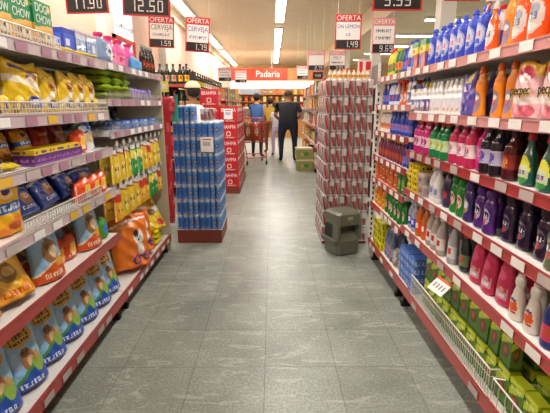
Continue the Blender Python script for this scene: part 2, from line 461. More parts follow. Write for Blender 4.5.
# ------------------------------------------------------------------ product kinds: (name, category, mesh, parts)
# ---- bags
def swirl(*l): return list(l)
a_yel = art([('r', 0, .9, 1, 1, '#e8c21c'), ('b', .48, .60, -.25, .05, '#f3ead0'), ('e', .62, .74, .2, .13, '#8a5226'), ('e', .55, .66, .12, .07, '#f2e4c8'), ('e', .64, .78, .03, .02, '#1d1310'),
             ('e', .3, .87, .2, .04, '#3a3f8f'), ('r', 0, 0, 1, .05, '#d49a13'), ('e', .66, .22, .3, .13, '#24348f'), ('w', .45, .18, .86, .27, 9, '#e9e7ef'), ('e', .28, .14, .2, .1, '#b98a4f')], '#e2bb14')
a_yel2 = art([('b', .34, .5, .4, .05, '#f1e9cc'), ('e', .5, .66, .26, .14, '#c58a33'), ('e', .45, .64, .1, .06, '#8a5226'), ('e', .5, .2, .33, .11, '#2a3a98'), ('w', .3, .17, .7, .23, 8, '#efeef4'), ('r', 0, 0, 1, .06, '#c99412')], '#e6be1a')
a_dogchow = art([('r', 0, .44, 1, 1, '#1d8a4f'), ('r', 0, 0, 1, .44, '#dfa23a'), ('b', .36, .45, .1, .03, '#e8b95a'), ('e', .3, .22, .24, .13, '#c8b088'), ('e', .34, .27, .1, .06, '#6e5136'),
                 ('e', .72, .2, .22, .14, '#e3d7bd'), ('e', .68, .26, .06, .04, '#3d2c20'), ('e', .5, .08, .4, .06, '#8d6a35'), ('e', .85, .88, .09, .07, '#e3cf8a')], '#dfa23a')
a_lblue = art([('e', .5, .78, .36, .12, '#d0a548'), ('w', .24, .72, .76, .85, 9, '#5d3d1c'), ('r', .3, .765, .7, .79, '#e7c35c'), ('e', .55, .44, .2, .15, '#a9764a'), ('e', .5, .56, .12, .075, '#83572f'), ('e', .6, .4, .1, .09, '#dcb98f'), ('e', .46, .57, .018, .014, '#160f0a'), ('e', .54, .57, .018, .014, '#160f0a'), ('e', .24, .5, .08, .12, '#b4d6ee'),
               ('b', -1, .27, .35, .06, '#4f9a3c'), ('b', -1, .21, .35, .06, '#2a56b4'), ('w', .2, .07, .8, .13, 11, '#dfe8f5'), ('r', 0, 0, 1, .03, '#1e3f96'), ('e', .78, .34, .17, .14, '#8fb94a'), ('e', .78, .44, .08, .08, '#c39a5c'), ('r', 0, .95, 1, 1, '#b9daf0')], '#98c8ec')
a_lorange = art([('e', .5, .62, .27, .24, '#a07444'), ('e', .45, .72, .14, .1, '#7b5430'), ('e', .6, .6, .14, .14, '#e0c9a4'), ('e', .42, .73, .02, .02, '#15100c'), ('b', -1, .33, .3, .05, '#d4571c'), ('b', .31, .35, .3, .05, '#eed9b0'), ('e', .72, .36, .17, .1, '#e8a127'), ('w', .2, .1, .75, .2, 9, '#f2dfc2'), ('r', 0, 0, 1, .03, '#a83c10'), ('r', 0, .94, 1, 1, '#7fb0cf')], '#8fbcdc')
a_orange = art([('e', .64, .56, .15, .12, '#f2efe6'), ('e', .56, .66, .06, .07, '#3a302a'), ('e', .73, .65, .05, .06, '#f2efe6'), ('e', .60, .58, .018, .015, '#1c1a18'), ('e', .68, .58, .018, .015, '#1c1a18'), ('e', .65, .52, .03, .018, '#2b2320'), ('e', .66, .38, .11, .12, '#ece8dd'), ('r', .0, .66, .3, .8, '#f08d33'), ('e', .5, .18, .12, .09, '#3b2f86'), ('e', .5, .18, .08, .06, '#e8731c'), ('e', .82, .2, .12, .09, '#3b2f86'), ('e', .82, .2, .08, .06, '#e8731c'), ('r', .48, .2, .84, .23, '#3b2f86'),
                ('r', 0, 0, 1, .06, '#c5480e'), ('b', .84, .88, .1, .02, '#f2f0ea'), ('e', .25, .8, .16, .05, '#f6a35a')], '#ec7a1b')
a_yelred = art([('b', .45, .62, .2, .05, '#f4f1e6'), ('e', .5, .55, .2, .11, '#8a6a42'), ('e', .72, .2, .2, .1, '#cf3a1e'), ('w', .2, .72, .8, .82, 9, '#c23a1c'), ('r', 0, .93, 1, 1, '#d9a813')], '#ecc91e')
a_blue = art([('e', .52, .5, .26, .2, '#a36c42'), ('e', .5, .56, .13, .1, '#dcb98d'), ('e', .45, .58, .025, .025, '#19110b'), ('e', .58, .58, .025, .025, '#19110b'), ('b', .78, .86, .1, .03, '#dfe4f2'), ('w', .2, .16, .8, .26, 9, '#e7ebf6'), ('r', 0, .95, 1, 1, '#a8b4d8')], '#1f3f9c')
a_glossy = art([('e', .5, .5, .33, .28, '#f0bd3e'), ('e', .46, .52, .22, .17, '#8f6b2d'), ('e', .5, .54, .11, .09, '#c9a257'), ('b', .82, .9, -.1, .03, '#3f8b38'), ('w', .2, .12, .8, .22, 9, '#c2371a'), ('r', 0, .94, 1, 1, '#e9d7a0'), ('r', 0, 0, 1, .05, '#a65c0e')], '#e39a1c')
a_pedi = art([('r', 0, .4, 1, .58, '#1f63b8'), ('w', .15, .45, .85, .53, 11, '#e8eef6'), ('e', .4, .76, .2, .13, '#e9cf8b'), ('e', .38, .78, .09, .09, '#5a2d58'), ('b', .05, .26, .3, .04, '#e0852a'), ('e', .5, .17, .2, .07, '#b5531b')], '#eab018')
a_grn = art([('e', .5, .5, .3, .25, '#eef0cc'), ('w', .25, .42, .75, .6, 7, '#2c7a2c')], '#a6bd2c')
a_hang_y = art([('r', 0, .84, 1, 1, '#dcdad6'), ('r', 0, .8, 1, .84, '#a33420'), ('e', .5, .42, .3, .2, '#f1e38a'), ('w', .25, .36, .75, .5, 7, '#8c2e1a'), ('r', 0, 0, 1, .05, '#c79812')], '#dcb81a')
a_hang_g = art([('r', 0, .84, 1, 1, '#d7dad6'), ('r', 0, .55, 1, .82, '#e2cf35'), ('e', .5, .62, .22, .14, '#f2efe0'), ('w', .25, .25, .75, .36, 7, '#dfeacb')], '#2f8e30')
a_hang_o = art([('r', 0, .84, 1, 1, '#d9d4cc'), ('r', 0, .6, 1, .84, '#c4331c'), ('e', .5, .4, .28, .2, '#f3d557'), ('w', .25, .3, .75, .4, 7, '#a8301a')], '#e8a51c')
a_sach = art([('w', .2, .3, .8, .7, 9, '#5b2f6a')], '#e6c52a')
a_dkg = art([('e', .5, .5, .3, .2, '#39553d'), ('w', .2, .2, .8, .3, 8, '#6a8a6a')], '#22332a')
a_red = art([('e', .5, .5, .28, .22, '#c96a35'), ('w', .2, .7, .8, .82, 8, '#e3b13c')], '#b8281c')
a_whb = art([('r', .5, 0, 1, 1, '#2f63c8'), ('e', .35, .55, .24, .22, '#e0c98a'), ('w', .1, .75, .9, .88, 9, '#30489c')], '#dfe6ea')

m_yel = bag_mesh('yellow_bag', .235, .225, .10, a_yel, seed=1)
m_yel2 = bag_mesh('yellow_bag', .15, .2, .08, a_yel2, seed=2)
m_lblue = bag_mesh('blue_bag', .19, .31, .11, a_lblue, seed=3, nu=46, nv=60, lean=.04)
m_lorange = bag_mesh('blue_orange_bag', .19, .25, .11, a_lorange, seed=4, nu=46, nv=56, lean=.03)
m_orange = bag_mesh('orange_bag', .32, .43, .17, a_orange, seed=5, nu=56, nv=70, wrinkle=.02)
m_yelred = bag_mesh('yellow_bag', .24, .30, .12, a_yelred, seed=6, lean=.05, wrinkle=.01)
m_blue = bag_mesh('blue_bag', .19, .2, .10, a_blue, seed=7)
m_glossy = bag_mesh('amber_bag', .22, .25, .11, a_glossy, seed=8, lean=.05, wrinkle=.01)
m_pedi = bag_mesh('yellow_bag', .2, .24, .11, a_pedi, seed=9)
m_hy = bag_mesh('hanging_bag', .11, .25, .05, a_hang_y, seed=10, nu=10, nv=20, top=.1)
m_hg = bag_mesh('hanging_bag', .11, .25, .05, a_hang_g, seed=11, nu=10, nv=20, top=.1)
m_ho = bag_mesh('hanging_bag', .11, .23, .05, a_hang_o, seed=12, nu=10, nv=20, top=.1)
m_sach = bag_mesh('sachet', .12, .13, .025, a_sach, seed=13, nu=10, nv=10)
m_gpack = bag_mesh('green_pack', .16, .24, .05, a_grn, seed=14, nu=12, nv=14)
m_dkg = bag_mesh('dark_bag', .17, .2, .07, a_dkg, seed=15, nu=14, nv=16)
m_redb = bag_mesh('red_bag', .17, .15, .09, a_red, seed=16, nu=14, nv=16)
m_whb = bag_mesh('white_blue_bag', .18, .17, .09, a_whb, seed=17, nu=16, nv=16)
m_tin = bag_mesh('foil_pouch', .07, .09, .02, art([('w', .2, .3, .8, .6, 5, '#f0e5b0')], '#7d6bb8'), seed=18, nu=8, nv=8)
TXG = mat('white_print', '#e9efe0', .5)
t1 = text_mesh('DOG', .052, TXG, .0006, .85); t2 = text_mesh('CHOW', .05, TXG, .0006, .78)
m_dog = box_mesh('dog_food_box', .155, .07, .2, a_dogchow, nu=36, nv=46)
P_dog = ('dog_food_box', 'dog food box', m_dog, [('lettering', t1, (-.012, -.0365, .168)), ('lettering', t2, (0, -.0365, .12))])
def P(name, cat, me, parts=()): return (name, cat, me, list(parts))
P_yel = P('pet_food_bag', 'pet food bag', m_yel); P_yel2 = P('pet_food_bag', 'pet food bag', m_yel2)
P_lblue = P('pet_food_bag', 'pet food bag', m_lblue); P_lorange = P('pet_food_bag', 'pet food bag', m_lorange)
P_orange = P('pet_food_bag', 'pet food bag', m_orange); P_yelred = P('pet_food_bag', 'pet food bag', m_yelred)
P_blue = P('pet_food_bag', 'pet food bag', m_blue); P_glossy = P('pet_food_bag', 'pet food bag', m_glossy); P_pedi = P('pet_food_bag', 'pet food bag', m_pedi)
P_hy = P('snack_bag', 'bag', m_hy); P_hg = P('snack_bag', 'bag', m_hg); P_ho = P('snack_bag', 'bag', m_ho)

# ---- bottles
def banded(base, label, l0, l1, extra=(), wrap=(0, 1)):
    return art([('r', wrap[0], l0, wrap[1], l1, label)] + list(extra), base)
def soft_art(base, lab='#e9d9dc', acc='#6b3f8f', acc2='#c23a5a'):
    return art([('r', 0, .24, 1, .56, lab), ('e', .5, .42, .09, .1, acc2), ('w', .38, .36, .62, .46, 7, acc), ('w', .4, .28, .6, .33, 5, acc), ('e', .12, .4, .07, .09, acc2), ('e', .88, .4, .07, .09, acc2)], base)
prof_soft = [(.030, 0), (.036, .03), (.037, .25), (.034, .42), (.037, .58), (.034, .72), (.017, .88), (.013, .92), (.013, 1)]
def soft(base, cap, lab='#e9d9dc', acc='#6b3f8f', acc2='#c23a5a', h=.205):
    body = bottle_mesh('bottle_body', prof_soft, h*.93, soft_art(base, lab, acc, acc2), matl=PET)
    return ('cleaner_bottle', 'bottle', None, [('bottle_body', body, (0, 0, 0)), ('cap', cap_mesh('cap', .0155, h*.1, cap), (0, 0, h*.9))])
P_dred = soft('#5c1419', '#d8531f', '#caa3a4'); P_mag = soft('#b5246e', '#d8531f', '#e6c0d3', '#3f3f9c')
P_grnb = soft('#107a44', '#d8531f', '#bfd8a8', '#2a7a2a', '#d9c62a'); P_rose = soft('#c02a5a', '#e0d5dc', '#ecd6da', '#3a3f8f', '#dd9aa8', h=.215)
P_blk = soft('#191524', '#3a3340', '#b9b3cc', '#4b3a8f', '#6b5aa8', h=.21); P_cola = soft('#4a0f18', '#2b1016', '#8d2a2c', '#d9a04a', '#c2572a', h=.20)
P_hotpink = soft('#c81e7e', '#d0208a', '#e05aa6', '#b01a6a', '#e58ac0', h=.215)
# green washing-up liquid with tall red cap
def P_deterg():
    body = bottle_mesh('bottle_body', [(.032, 0), (.042, .05), (.044, .3), (.036, .6), (.016, .9), (.014, 1)], .175,
                       art([('e', .5, .36, .15, .30, '#d9d64a'), ('e', .5, .26, .14, .2, '#c8d8b0'), ('w', .42, .26, .58, .34, 5, '#7a3f9a'), ('e', .5, .12, .12, .07, '#3f9a4a')], '#0d5a4c'), sy=.62, matl=PET)
    return ('dish_soap_bottle', 'bottle', None, [('bottle_body', body, (0, 0, 0)), ('cap', cap_mesh('cap', .0155, .04, '#b4232c', .011), (0, 0, .172))])
P_det = P_deterg()
def P_bluebig(h=.215):
    body = bottle_mesh('bottle_body', [(.040, 0), (.046, .03), (.047, .3), (.044, .7), (.040, .82), (.022, .90), (.016, .94), (.016, 1)], h*.93,
                       art([('e', .5, .44, .17, .26, '#8f9fd6'), ('e', .5, .44, .13, .22, '#c2c6da'), ('w', .43, .4, .57, .52, 5, '#c04a5a'), ('e', .5, .3, .08, .06, '#3a52b8')], '#2440b6'), sy=.72)
    return ('cleaner_bottle', 'bottle', None, [('bottle_body', body, (0, 0, 0)), ('cap', cap_mesh('cap', .018, h*.09, '#2c4cc0', .015), (0, 0, h*.9))])
P_bb = P_bluebig()
def P_orangeflat(h=.225, base='#e8871a', cap='#cf5a17', lab='#8d7f94'):
    body = bottle_mesh('bottle_body', [(.034, 0), (.040, .03), (.036, .25), (.033, .42), (.037, .66), (.034, .78), (.02, .92), (.015, 1)], h*.88,
                       art([('e', .5, .32, .14, .25, lab), ('w', .42, .24, .58, .42, 5, '#c2483a'), ('e', .5, .42, .08, .06, '#e8dcc8')], base), sy=.6)
    return ('cleaner_bottle', 'bottle', None, [('bottle_body', body, (0, 0, 0)), ('cap', cap_mesh('cap', .0165, h*.14, cap, .013), (0, 0, h*.86))])
P_of = P_orangeflat()
def P_orangebig(h=.25):
    body = bottle_mesh('bottle_body', [(.045, 0), (.052, .03), (.053, .35), (.048, .62), (.040, .78), (.02, .93), (.016, 1)], h*.92,
                       art([('e', .5, .4, .16, .26, '#c9bdb4'), ('e', .5, .5, .1, .09, '#8f9aa8'), ('w', .42, .34, .58, .46, 5, '#5a6a8c'), ('e', .5, .24, .08, .06, '#d8d4cc')], '#e0531a'), sy=.7, matl=PET)
    return ('cleaner_bottle', 'bottle', None, [('bottle_body', body, (0, 0, 0)), ('cap', cap_mesh('cap', .017, h*.09, '#c9421a'), (0, 0, h*.91))])
P_ob = P_orangebig()
def P_trigger(base='#dd5a1e', head='#e8e4e0', h=.24, lab='#d9cfc8'):
    body = bottle_mesh('bottle_body', [(.034, 0), (.038, .03), (.038, .4), (.03, .7), (.014, .9), (.013, 1)], h*.74,
                       art([('e', .5, .4, .15, .26, lab), ('w', .42, .34, .58, .48, 5, '#4a5a9a')], base), sy=.65, matl=PET)
    b = MB(); b.lathe([(.014, 0), (.015, .02), (.011, .03)], 12, head); b.box(-.011, -.045, .03, .011, .02, .052, head); b.box(-.005, -.058, .036, .005, -.045, .046, '#d64a2a')
    b.add([(-.005, -.03, .03), (.005, -.03, .03), (.005, -.022, .03), (-.005, -.022, .03), (-.004, -.045, -.012), (.004, -.045, -.012), (.004, -.04, -.014), (-.004, -.04, -.014)],
          [(0, 1, 5, 4), (1, 2, 6, 5), (2, 3, 7, 6), (3, 0, 4, 7), (4, 5, 6, 7), (0, 3, 2, 1)], '#d64a2a')
    return ('spray_bottle', 'spray bottle', None, [('bottle_body', body, (0, 0, 0)), ('trigger_head', b.build('trigger_head', HDPE), (0, 0, h*.73))])
P_tr = P_trigger(); P_tr2 = P_trigger('#e0622a', '#d94f22', .17)
def P_whitepump(lab='#8a6aa8', h=.18, base='#e9e9e8', cap='#f1f1f0'):
    body = bottle_mesh('bottle_body', [(.022, 0), (.027, .03), (.027, .55), (.02, .7), (.024, .8), (.02, .92), (.012, 1)], h*.88,
                       art([('r', .28, .08, .72, .55, lab), ('e', .5, .35, .12, .12, '#e6dfe8'), ('w', .38, .14, .62, .22, 5, '#d9a33a')], base), sy=.75)
    return ('cleaner_bottle', 'bottle', None, [('bottle_body', body, (0, 0, 0)), ('cap', cap_mesh('cap', .0125, h*.16, cap, .009), (0, 0, h*.85))])
P_wp = P_whitepump('#d9d9de'); P_wpp = P_whitepump('#5f4a8f', cap='#d9c23a'); P_wpb = P_whitepump('#6f7fae', cap='#5a62a0')
m_pp = bag_mesh('purple_pouch', .13, .2, .05, art([('e', .62, .88, .25, .1, '#d9cf5a'), ('w', .2, .58, .8, .72, 9, '#c9c2e0'), ('b', .3, .4, .5, .02, '#8a7fc2'), ('e', .4, .2, .2, .1, '#3a2f86')], '#5a4aa0'), seed=21, nu=28, nv=36)
P_pp = P('refill_pouch', 'pouch', m_pp)
BKY = mat('black_print', '#1d1a14', .5)
YLP = mat('yellow_print', '#e9cf2a', .5)
a_toc = art([('r', 0, .78, 1, 1, '#e2b32c'), ('e', .5, .8, .35, .13, '#d63a5a'), ('e', .5, .72, .22, .08, '#f0ece6'), ('r', 0, .28, 1, .4, '#eadfd8'), ('e', .35, .12, .28, .14, '#d98a94'), ('e', .7, .14, .25, .12, '#c95a6c')], '#e8b9bd')
m_toc = bag_mesh('pink_pouch', .16, .205, .06, a_toc, seed=22, nu=36, nv=40)
tt = text_mesh('pecpec', .052, BKY, .0008, .8); ty = text_mesh('pecpec', .0525, YLP, .0004, .82)
P_toc = ('refill_pouch', 'pouch', m_toc, [('lettering', tt, (0, -.036, .105)), ('lettering', ty, (.003, -.0345, .102))])
def P_vase(base, logo, h=.195, cap=None, acc='#2a1c3a'):
    body = bottle_mesh('bottle_body', [(.034, 0), (.041, .04), (.036, .28), (.036, .5), (.041, .72), (.034, .86), (.028, .9)], h*.86,
                       art([('e', .5, .46, .12, .22, logo), ('e', .52, .5, .07, .12, acc), ('w', .42, .42, .6, .52, 5, '#ece4f0'), ('e', .47, .3, .06, .08, '#c2483a')], base), sy=.68, matl=PET)
    return ('cleaner_bottle', 'bottle', None, [('bottle_body', body, (0, 0, 0)), ('cap', cap_mesh('cap', .027, h*.15, cap or base, .024), (0, 0, h*.85))])
P_vp = P_vase('#4a1f74', '#b9aac6'); P_vg = P_vase('#1a7a2c', '#c9c7b4', acc='#c2483a'); P_vg2 = P_vase('#3c2a6a', '#7fa85a', acc='#d8d0e0'); P_vd = P_vase('#241438', '#6a5a78'); P_vgr = P_vase('#5a6a4e', '#8a9478', acc='#46563c')
def P_pinkjug(h=.235):
    body = bottle_mesh('bottle_body', [(.044, 0), (.05, .04), (.051, .45), (.045, .7), (.034, .86), (.022, .95), (.02, 1)], h*.9,
                       art([('r', .33, .14, .67, .38, '#c9a3ae'), ('w', .36, .3, .64, .38, 7, '#d6402a'), ('w', .38, .18, .62, .24, 5, '#e9d9dc'), ('e', .5, .62, .09, .1, '#d65a82')], '#c22f58'), sy=.6)
    return ('softener_bottle', 'bottle', None, [('bottle_body', body, (0, 0, 0)), ('cap', cap_mesh('cap', .024, h*.13, '#b8284f', .02), (0, 0, h*.87))])
P_pj = P_pinkjug()
def P_whitebulb(h=.185):
    body = bottle_mesh('bottle_body', [(.032, 0), (.036, .04), (.035, .4), (.026, .62), (.019, .72), (.025, .84), (.024, .92), (.012, 1)], h,
                       art([('r', .3, .14, .7, .5, '#e0d8cc'), ('e', .5, .3, .14, .09, '#d8571e'), ('w', .38, .36, .62, .43, 5, '#d8571e'), ('e', .5, .46, .1, .03, '#3a4a6a'), ('w', .38, .17, .62, .21, 5, '#a83a2a')], '#e2ded4'), sy=.7)
    return ('cleaner_bottle', 'bottle', None, [('bottle_body', body, (0, 0, 0)), ('cap', cap_mesh('cap', .013, .014, '#ece8de'), (0, 0, h-.002))])
P_wb = P_whitebulb()
def P_plain(base, capc, lab, h=.2, r=.033, acc='#c2483a', matl=None, name='cleaner_bottle', sy=.8):
    body = bottle_mesh('bottle_body', [(r*.88, 0), (r, .03), (r, .62), (r*.85, .74), (r*.45, .9), (r*.42, 1)], h*.92,
                       art([('r', .22, .18, .78, .52, lab), ('w', .36, .3, .64, .42, 7, acc)], base), sy=sy, n=18, rows=18, matl=matl)
    return (name, 'bottle', None, [('bottle_body', body, (0, 0, 0)), ('cap', cap_mesh('cap', r*.52, h*.1, capc, n=12), (0, 0, h*.9))])
P_ylp = P_plain('#7a2a4f', '#e0c22a', '#a34a2a', .17, .026); P_blu = P_plain('#2a3fa0', '#3a55c2', '#6a7ad0', .17, .027)
P_wor = P_plain('#e6ddd6', '#d9d2ca', '#e2a27a', .16, .024); P_whl = P_plain('#e3e3e0', '#c9c9d0', '#c4c4d2', .2, .038, acc='#7a7a9a')
P_navy = P_plain('#20307a', '#e6e4e0', '#c9405a', .2, .036); P_wred = P_plain('#e6e6ea', '#c8262c', '#3a55c2', .2, .028)
P_amb = P_plain('#c4661e', '#b8b2a8', '#d9501e', .22, .036, matl=PET, acc='#f0e6d8'); P_clr = P_plain('#a59c94', '#d9d4cc', '#dcd6d2', .22, .037, matl=PET, acc='#c22a2a')
P_cdk = P_plain('#a8aab0', '#2a2a30', '#d6d8de', .22, .035, matl=PET, acc='#c2452a'); P_cbl = P_plain('#9aa0b4', '#c9c9d0', '#2c4ab8', .2, .034, matl=PET, acc='#e4e4ee')
P_gyp = P_plain('#2a7a3a', '#e4d42a', '#e88a2a', .19, .03); P_dpur = P_plain('#2f2446', '#3a2c5a', '#443a66', .21, .04)
P_dkb = P_plain('#1c2f30', '#c62f2c', '#6b8a5a', .2, .034, matl=PET)
P_orl = P_plain('#e07a1e', '#3f9a3a', '#e8c23a', .2, .035); P_ygr = P_plain('#e3ce2a', '#d8301e', '#3a9a3a', .2, .03); P_bwh = P_plain('#cfd8e6', '#3a5ac0', '#3a5ac0', .2, .03)
P_ppink = P_plain('#e05a9c', '#d6246c', '#e88ab8', .21, .06, name='softener_bottle'); P_brn = P_plain('#2c1a10', '#a8a296', '#5a3a24', .23, .029, matl=PET, name='beer_bottle', sy=1)
# ---- boxes
def bxp(name, cat, w, d, h, paint, **k): return P(name, cat, box_mesh(name, w, d, h, paint, nu=k.get('nu', 22), nv=k.get('nv', 24)))
a_gb = art([('r', 0, .86, 1, 1, '#c6d62e'), ('b', .66, .86, .25, 0, '#b9cc2c'), ('e', .5, .42, .3, .2, '#6e4434'), ('e', .45, .44, .16, .12, '#b25a3a'), ('w', .15, .74, .85, .84, 7, '#e9ecc0'), ('r', 0, 0, 1, .1, '#24521c')], '#4f7f24')
P_gb = bxp('powder_box', 'box', .1, .055, .19, a_gb)
P_yb = bxp('sponge_box', 'box', .085, .1, .035, art([('w', .1, .3, .9, .7, 9, '#2a2a18')], '#dfc61e'), nu=10, nv=4)
P_grey = bxp('card_box', 'box', .1, .1, .07, art([('w', .1, .3, .9, .6, 9, '#7a3a3a'), ('r', 0, .8, 1, 1, '#c9b8ae')], '#a59a96'))
P_orb = bxp('soap_box', 'box', .085, .11, .074, art([('e', .5, .5, .32, .3, '#6e5a4a'), ('w', .2, .42, .8, .6, 7, '#e6d8a0')], '#d9601e'))
P_grb = bxp('soap_box', 'box', .08, .11, .15, art([('e', .5, .55, .3, .2, '#8ab83a'), ('w', .2, .2, .8, .3, 7, '#dce6c0')], '#2a6e2c'))
P_bpk = bxp('blue_pack', 'pack', .19, .15, .055, art([('w', .06, .25, .94, .75, 13, '#9db8e6')], '#4a72c2'), nu=14, nv=5)
P_purp = P('sachet_carton', 'box', box_mesh('sachet_carton', .46, .1, .042, art([('r', 0, 0, 1, .12, '#8a4a9a'), ('w', .05, .35, .95, .7, 27, '#a86ab0')], '#5c2a72'), nu=40, nv=6, ) )
P_yct = P('sachet_carton', 'box', box_mesh('sachet_carton', .44, .1, .022, art([('w', .05, .2, .95, .8, 11, '#5a3a8a')], '#e2c01e'), nu=30, nv=4))
P_orsm = P('pet_food_bag', 'pet food bag', bag_mesh('orange_bag', .16, .12, .09, art([('e', .5, .5, .25, .25, '#f2c04a'), ('w', .2, .2, .8, .34, 7, '#f4e6cc')], '#e0501a'), seed=31, nu=14, nv=12))
P_gsm = P('pet_food_bag', 'pet food bag', bag_mesh('green_bag', .12, .13, .08, art([('e', .5, .5, .25, .25, '#4a8ad0')], '#3f9a2f'), seed=32, nu=12, nv=12))
P_bwat = P('blue_pack', 'pack', box_mesh('blue_pack', .13, .1, .14, art([('r', .1, .25, .9, .8, '#3a5ad0'), ('w', .2, .4, .8, .6, 7, '#cdd6f4')], '#1f3fb0')))
P_wpk = P('wrapped_pack', 'pack', box_mesh('wrapped_pack', .12, .1, .15, art([('r', .05, .2, .95, .7, '#7a92c8'), ('w', .15, .3, .85, .6, 9, '#dfe6f2'), ('r', .0, .85, 1, .92, '#c27a8a')], '#b9c6da'), matl=FILM))

# ------------------------------------------------------------------ stocking the shelves
SURF = {}
cnt = {}
def stock(side, z, proto, desc, shelf, group, ys=None, px=None, inset=.06, rows=1, rdy=.09, jit=.006, rz=0., pile=1, pz=0., lipx=None, zoff=0., lean=0., zh=.1, rjit=.06):
    lipx = lipx or (LX if side < 0 else RX)
    X = side*(lipx+inset)
    if px is not None: ys = sorted(YP(p, X, z+zh) for p in px)
    out = []
    k0 = cnt.get((desc, shelf), 0)
    n = len(ys)
    for r in range(rows):
        for k, y in enumerate(ys):
            for q in range(pile):
                i = k0+k
                lab = desc if (n == 1 and k0 == 0) else '%s %s from the camera' % (ORD[min(i, 19)], desc)
                if r: lab += ', back row'
                elif rows > 1: lab += ', front row'
                if pile > 1: lab += ', layer ' + ['one', 'two', 'three', 'four', 'five', 'six', 'seven', 'eight', 'nine'][q]
                lab += ', '+shelf
                a = side*-PI/2 + rz + random.uniform(-rjit, rjit)
                o = place(proto, (X+side*(r*rdy)+random.uniform(-jit, jit), y+random.uniform(-jit, jit), z+.0018+zoff+q*pz+abs(math.sin(lean))*.058), a, lab, group)
                if lean: o.rotation_euler = (lean, 0, a)
                out.append(o)
    cnt[(desc, shelf)] = k0+n
    return out
SH = {('L', 5): 'top shelf on the left', ('L', 4): 'second shelf down left', ('L', 3): 'third shelf down left', ('L', 2): 'fourth shelf down left', ('L', 1): 'shelf above lowest left', ('L', 0): 'lowest shelf left'}
PF = 'pet food on the left shelves'
s5, s4, s3, s2, s1, s0 = [SH[('L', k)] for k in (5, 4, 3, 2, 1, 0)]
# left, top shelf
stock(-1, 1.70, P_dog, 'green and amber dog food box', s5, 'green dog food boxes', ys=[1.44, 1.60, 1.76, 1.92, 2.08], inset=.075, rjit=.01)
stock(-1, 1.70, P_bwat, 'deep blue wrapped pack', s5, None, px=[60.5], inset=.13)
stock(-1, 1.70, P_wpk, 'pale shrink-wrapped pack', s5, 'pale wrapped packs', px=[72.5, 84], inset=.12)
for i, (y, a) in enumerate(((2.30, .2), (2.42, -.1), (2.53, .1), (2.62, .3))):
    place(P('sachet', 'sachet', m_sach), (-LX-.018, y, 1.704+.012), PI/2+a, '%s small yellow sachet lying along the top left shelf edge' % ORD[i], 'yellow sachets on the top left shelf', rx=-PI/2+.2, s=.8)
stock(-1, 1.70, P_ppink, 'pink softener bottle', s5, 'pink softener bottles', px=[93, 101, 110], inset=.27, rows=1)
stock(-1, 1.70, P_ppink, 'pink softener bottle', 'front row of the top left shelf', 'pink softener bottles', px=[101, 110, 119.5, 128.5], inset=.13)
m_pad = bag_mesh('bag', .2, .14, .1, art([('e', .5, .5, .3, .3, '#cfd6de'), ('w', .2, .4, .8, .55, 7, '#4a5a86')], '#7f97b8'), seed=41, nu=14, nv=12)
place(P('refill_pouch', 'pouch', m_pad), (-LX-.07, 2.84, 1.705), PI/2, 'grey blue slumped pouch before the pink bottles on the top left shelf', None, ry=.25)
m_blid = bag_mesh('bag', .17, .09, .1, art([('e', .5, .6, .35, .3, '#3f8fd8')], '#5aa9e6'), seed=42, nu=12, nv=10)
place(P('refill_pouch', 'pouch', m_blid), (-LX-.05, 3.42, 1.705), PI/2, 'sky blue pouch at the end of the pink bottles on the top left shelf', None)
q = MB(); RED = '#d8401c'
q.box(-.25, -.012, 0, -.22, .012, .28, RED); q.box(.22, -.012, 0, .25, .012, .28, RED); q.box(-.25, -.012, .25, .25, .012, .28, RED); q.box(-.25, -.012, 0, .25, .012, .02, RED)
o = empty('sign_holder', (-1.24, 3.70, 1.703), PI/2); tag(o, 'orange red rectangular display frame standing behind the pink bottles', 'frame')
obj('frame', q.build('frame', CARTON), o)
q = MB(); q.box(-.22, -.004, .02, .22, .004, .25); obj('clear_sheet', q.build('clear_sheet', CLEAR, colors=False), o)
stock(-1, 1.70, P_brn, 'dark brown beer bottle', 'end of the top left shelf', 'brown beer bottles on the top left shelf', ys=[3.66, 3.75, 3.84, 3.93], inset=.06, rows=1, rdy=.08)
# second shelf down
stock(-1, 1.40, P_yel, 'yellow pet food bag', s4, PF, ys=[1.33, 1.58], inset=.2, rows=1)
stock(-1, 1.40, P_yel, 'big yellow pet food bag', s4, PF, ys=[1.90], inset=.085, rows=2, rdy=.14, rz=-.1)
stock(-1, 1.40, P_yel2, 'smaller yellow pet food bag', s4, PF, ys=[2.12, 2.28, 2.43, 2.57], inset=.085, rows=2, rdy=.12)
for i, y in enumerate((1.22, 1.34, 1.46, 1.58, 1.69, 1.80, 2.46, 2.57)):
    place(P('sachet', 'sachet', m_sach), (-LX-.028, y, 1.403), PI/2, '%s little yellow sachet standing inside the wire guard, second shelf down left' % ORD[i], 'yellow sachets behind the wire guard', s=.55, rx=-.1)
stock(-1, 1.475, P('green_packet', 'packet', m_gpack), 'flat green packet', 'stacks under the top left shelf', 'stacked green packets', ys=[2.77, 2.955, 3.14], inset=.02, pile=4, pz=.05, zoff=.022, rjit=.02)
for o in [o for o in C.objects if o.name.startswith('green_packet')]:
    o.rotation_euler = (-PI/2, 0, PI/2+random.uniform(-.03, .03)); o.scale = (.95, .85, .95)
stock(-1, 1.475, P('foil_pouch', 'pouch', m_tin), 'small purple and silver pouch', 'far tray on the left', 'small purple pouches', ys=[3.3, 3.38, 3.46, 3.54, 3.62, 3.7, 3.78], inset=.06, rows=2, rdy=.06)
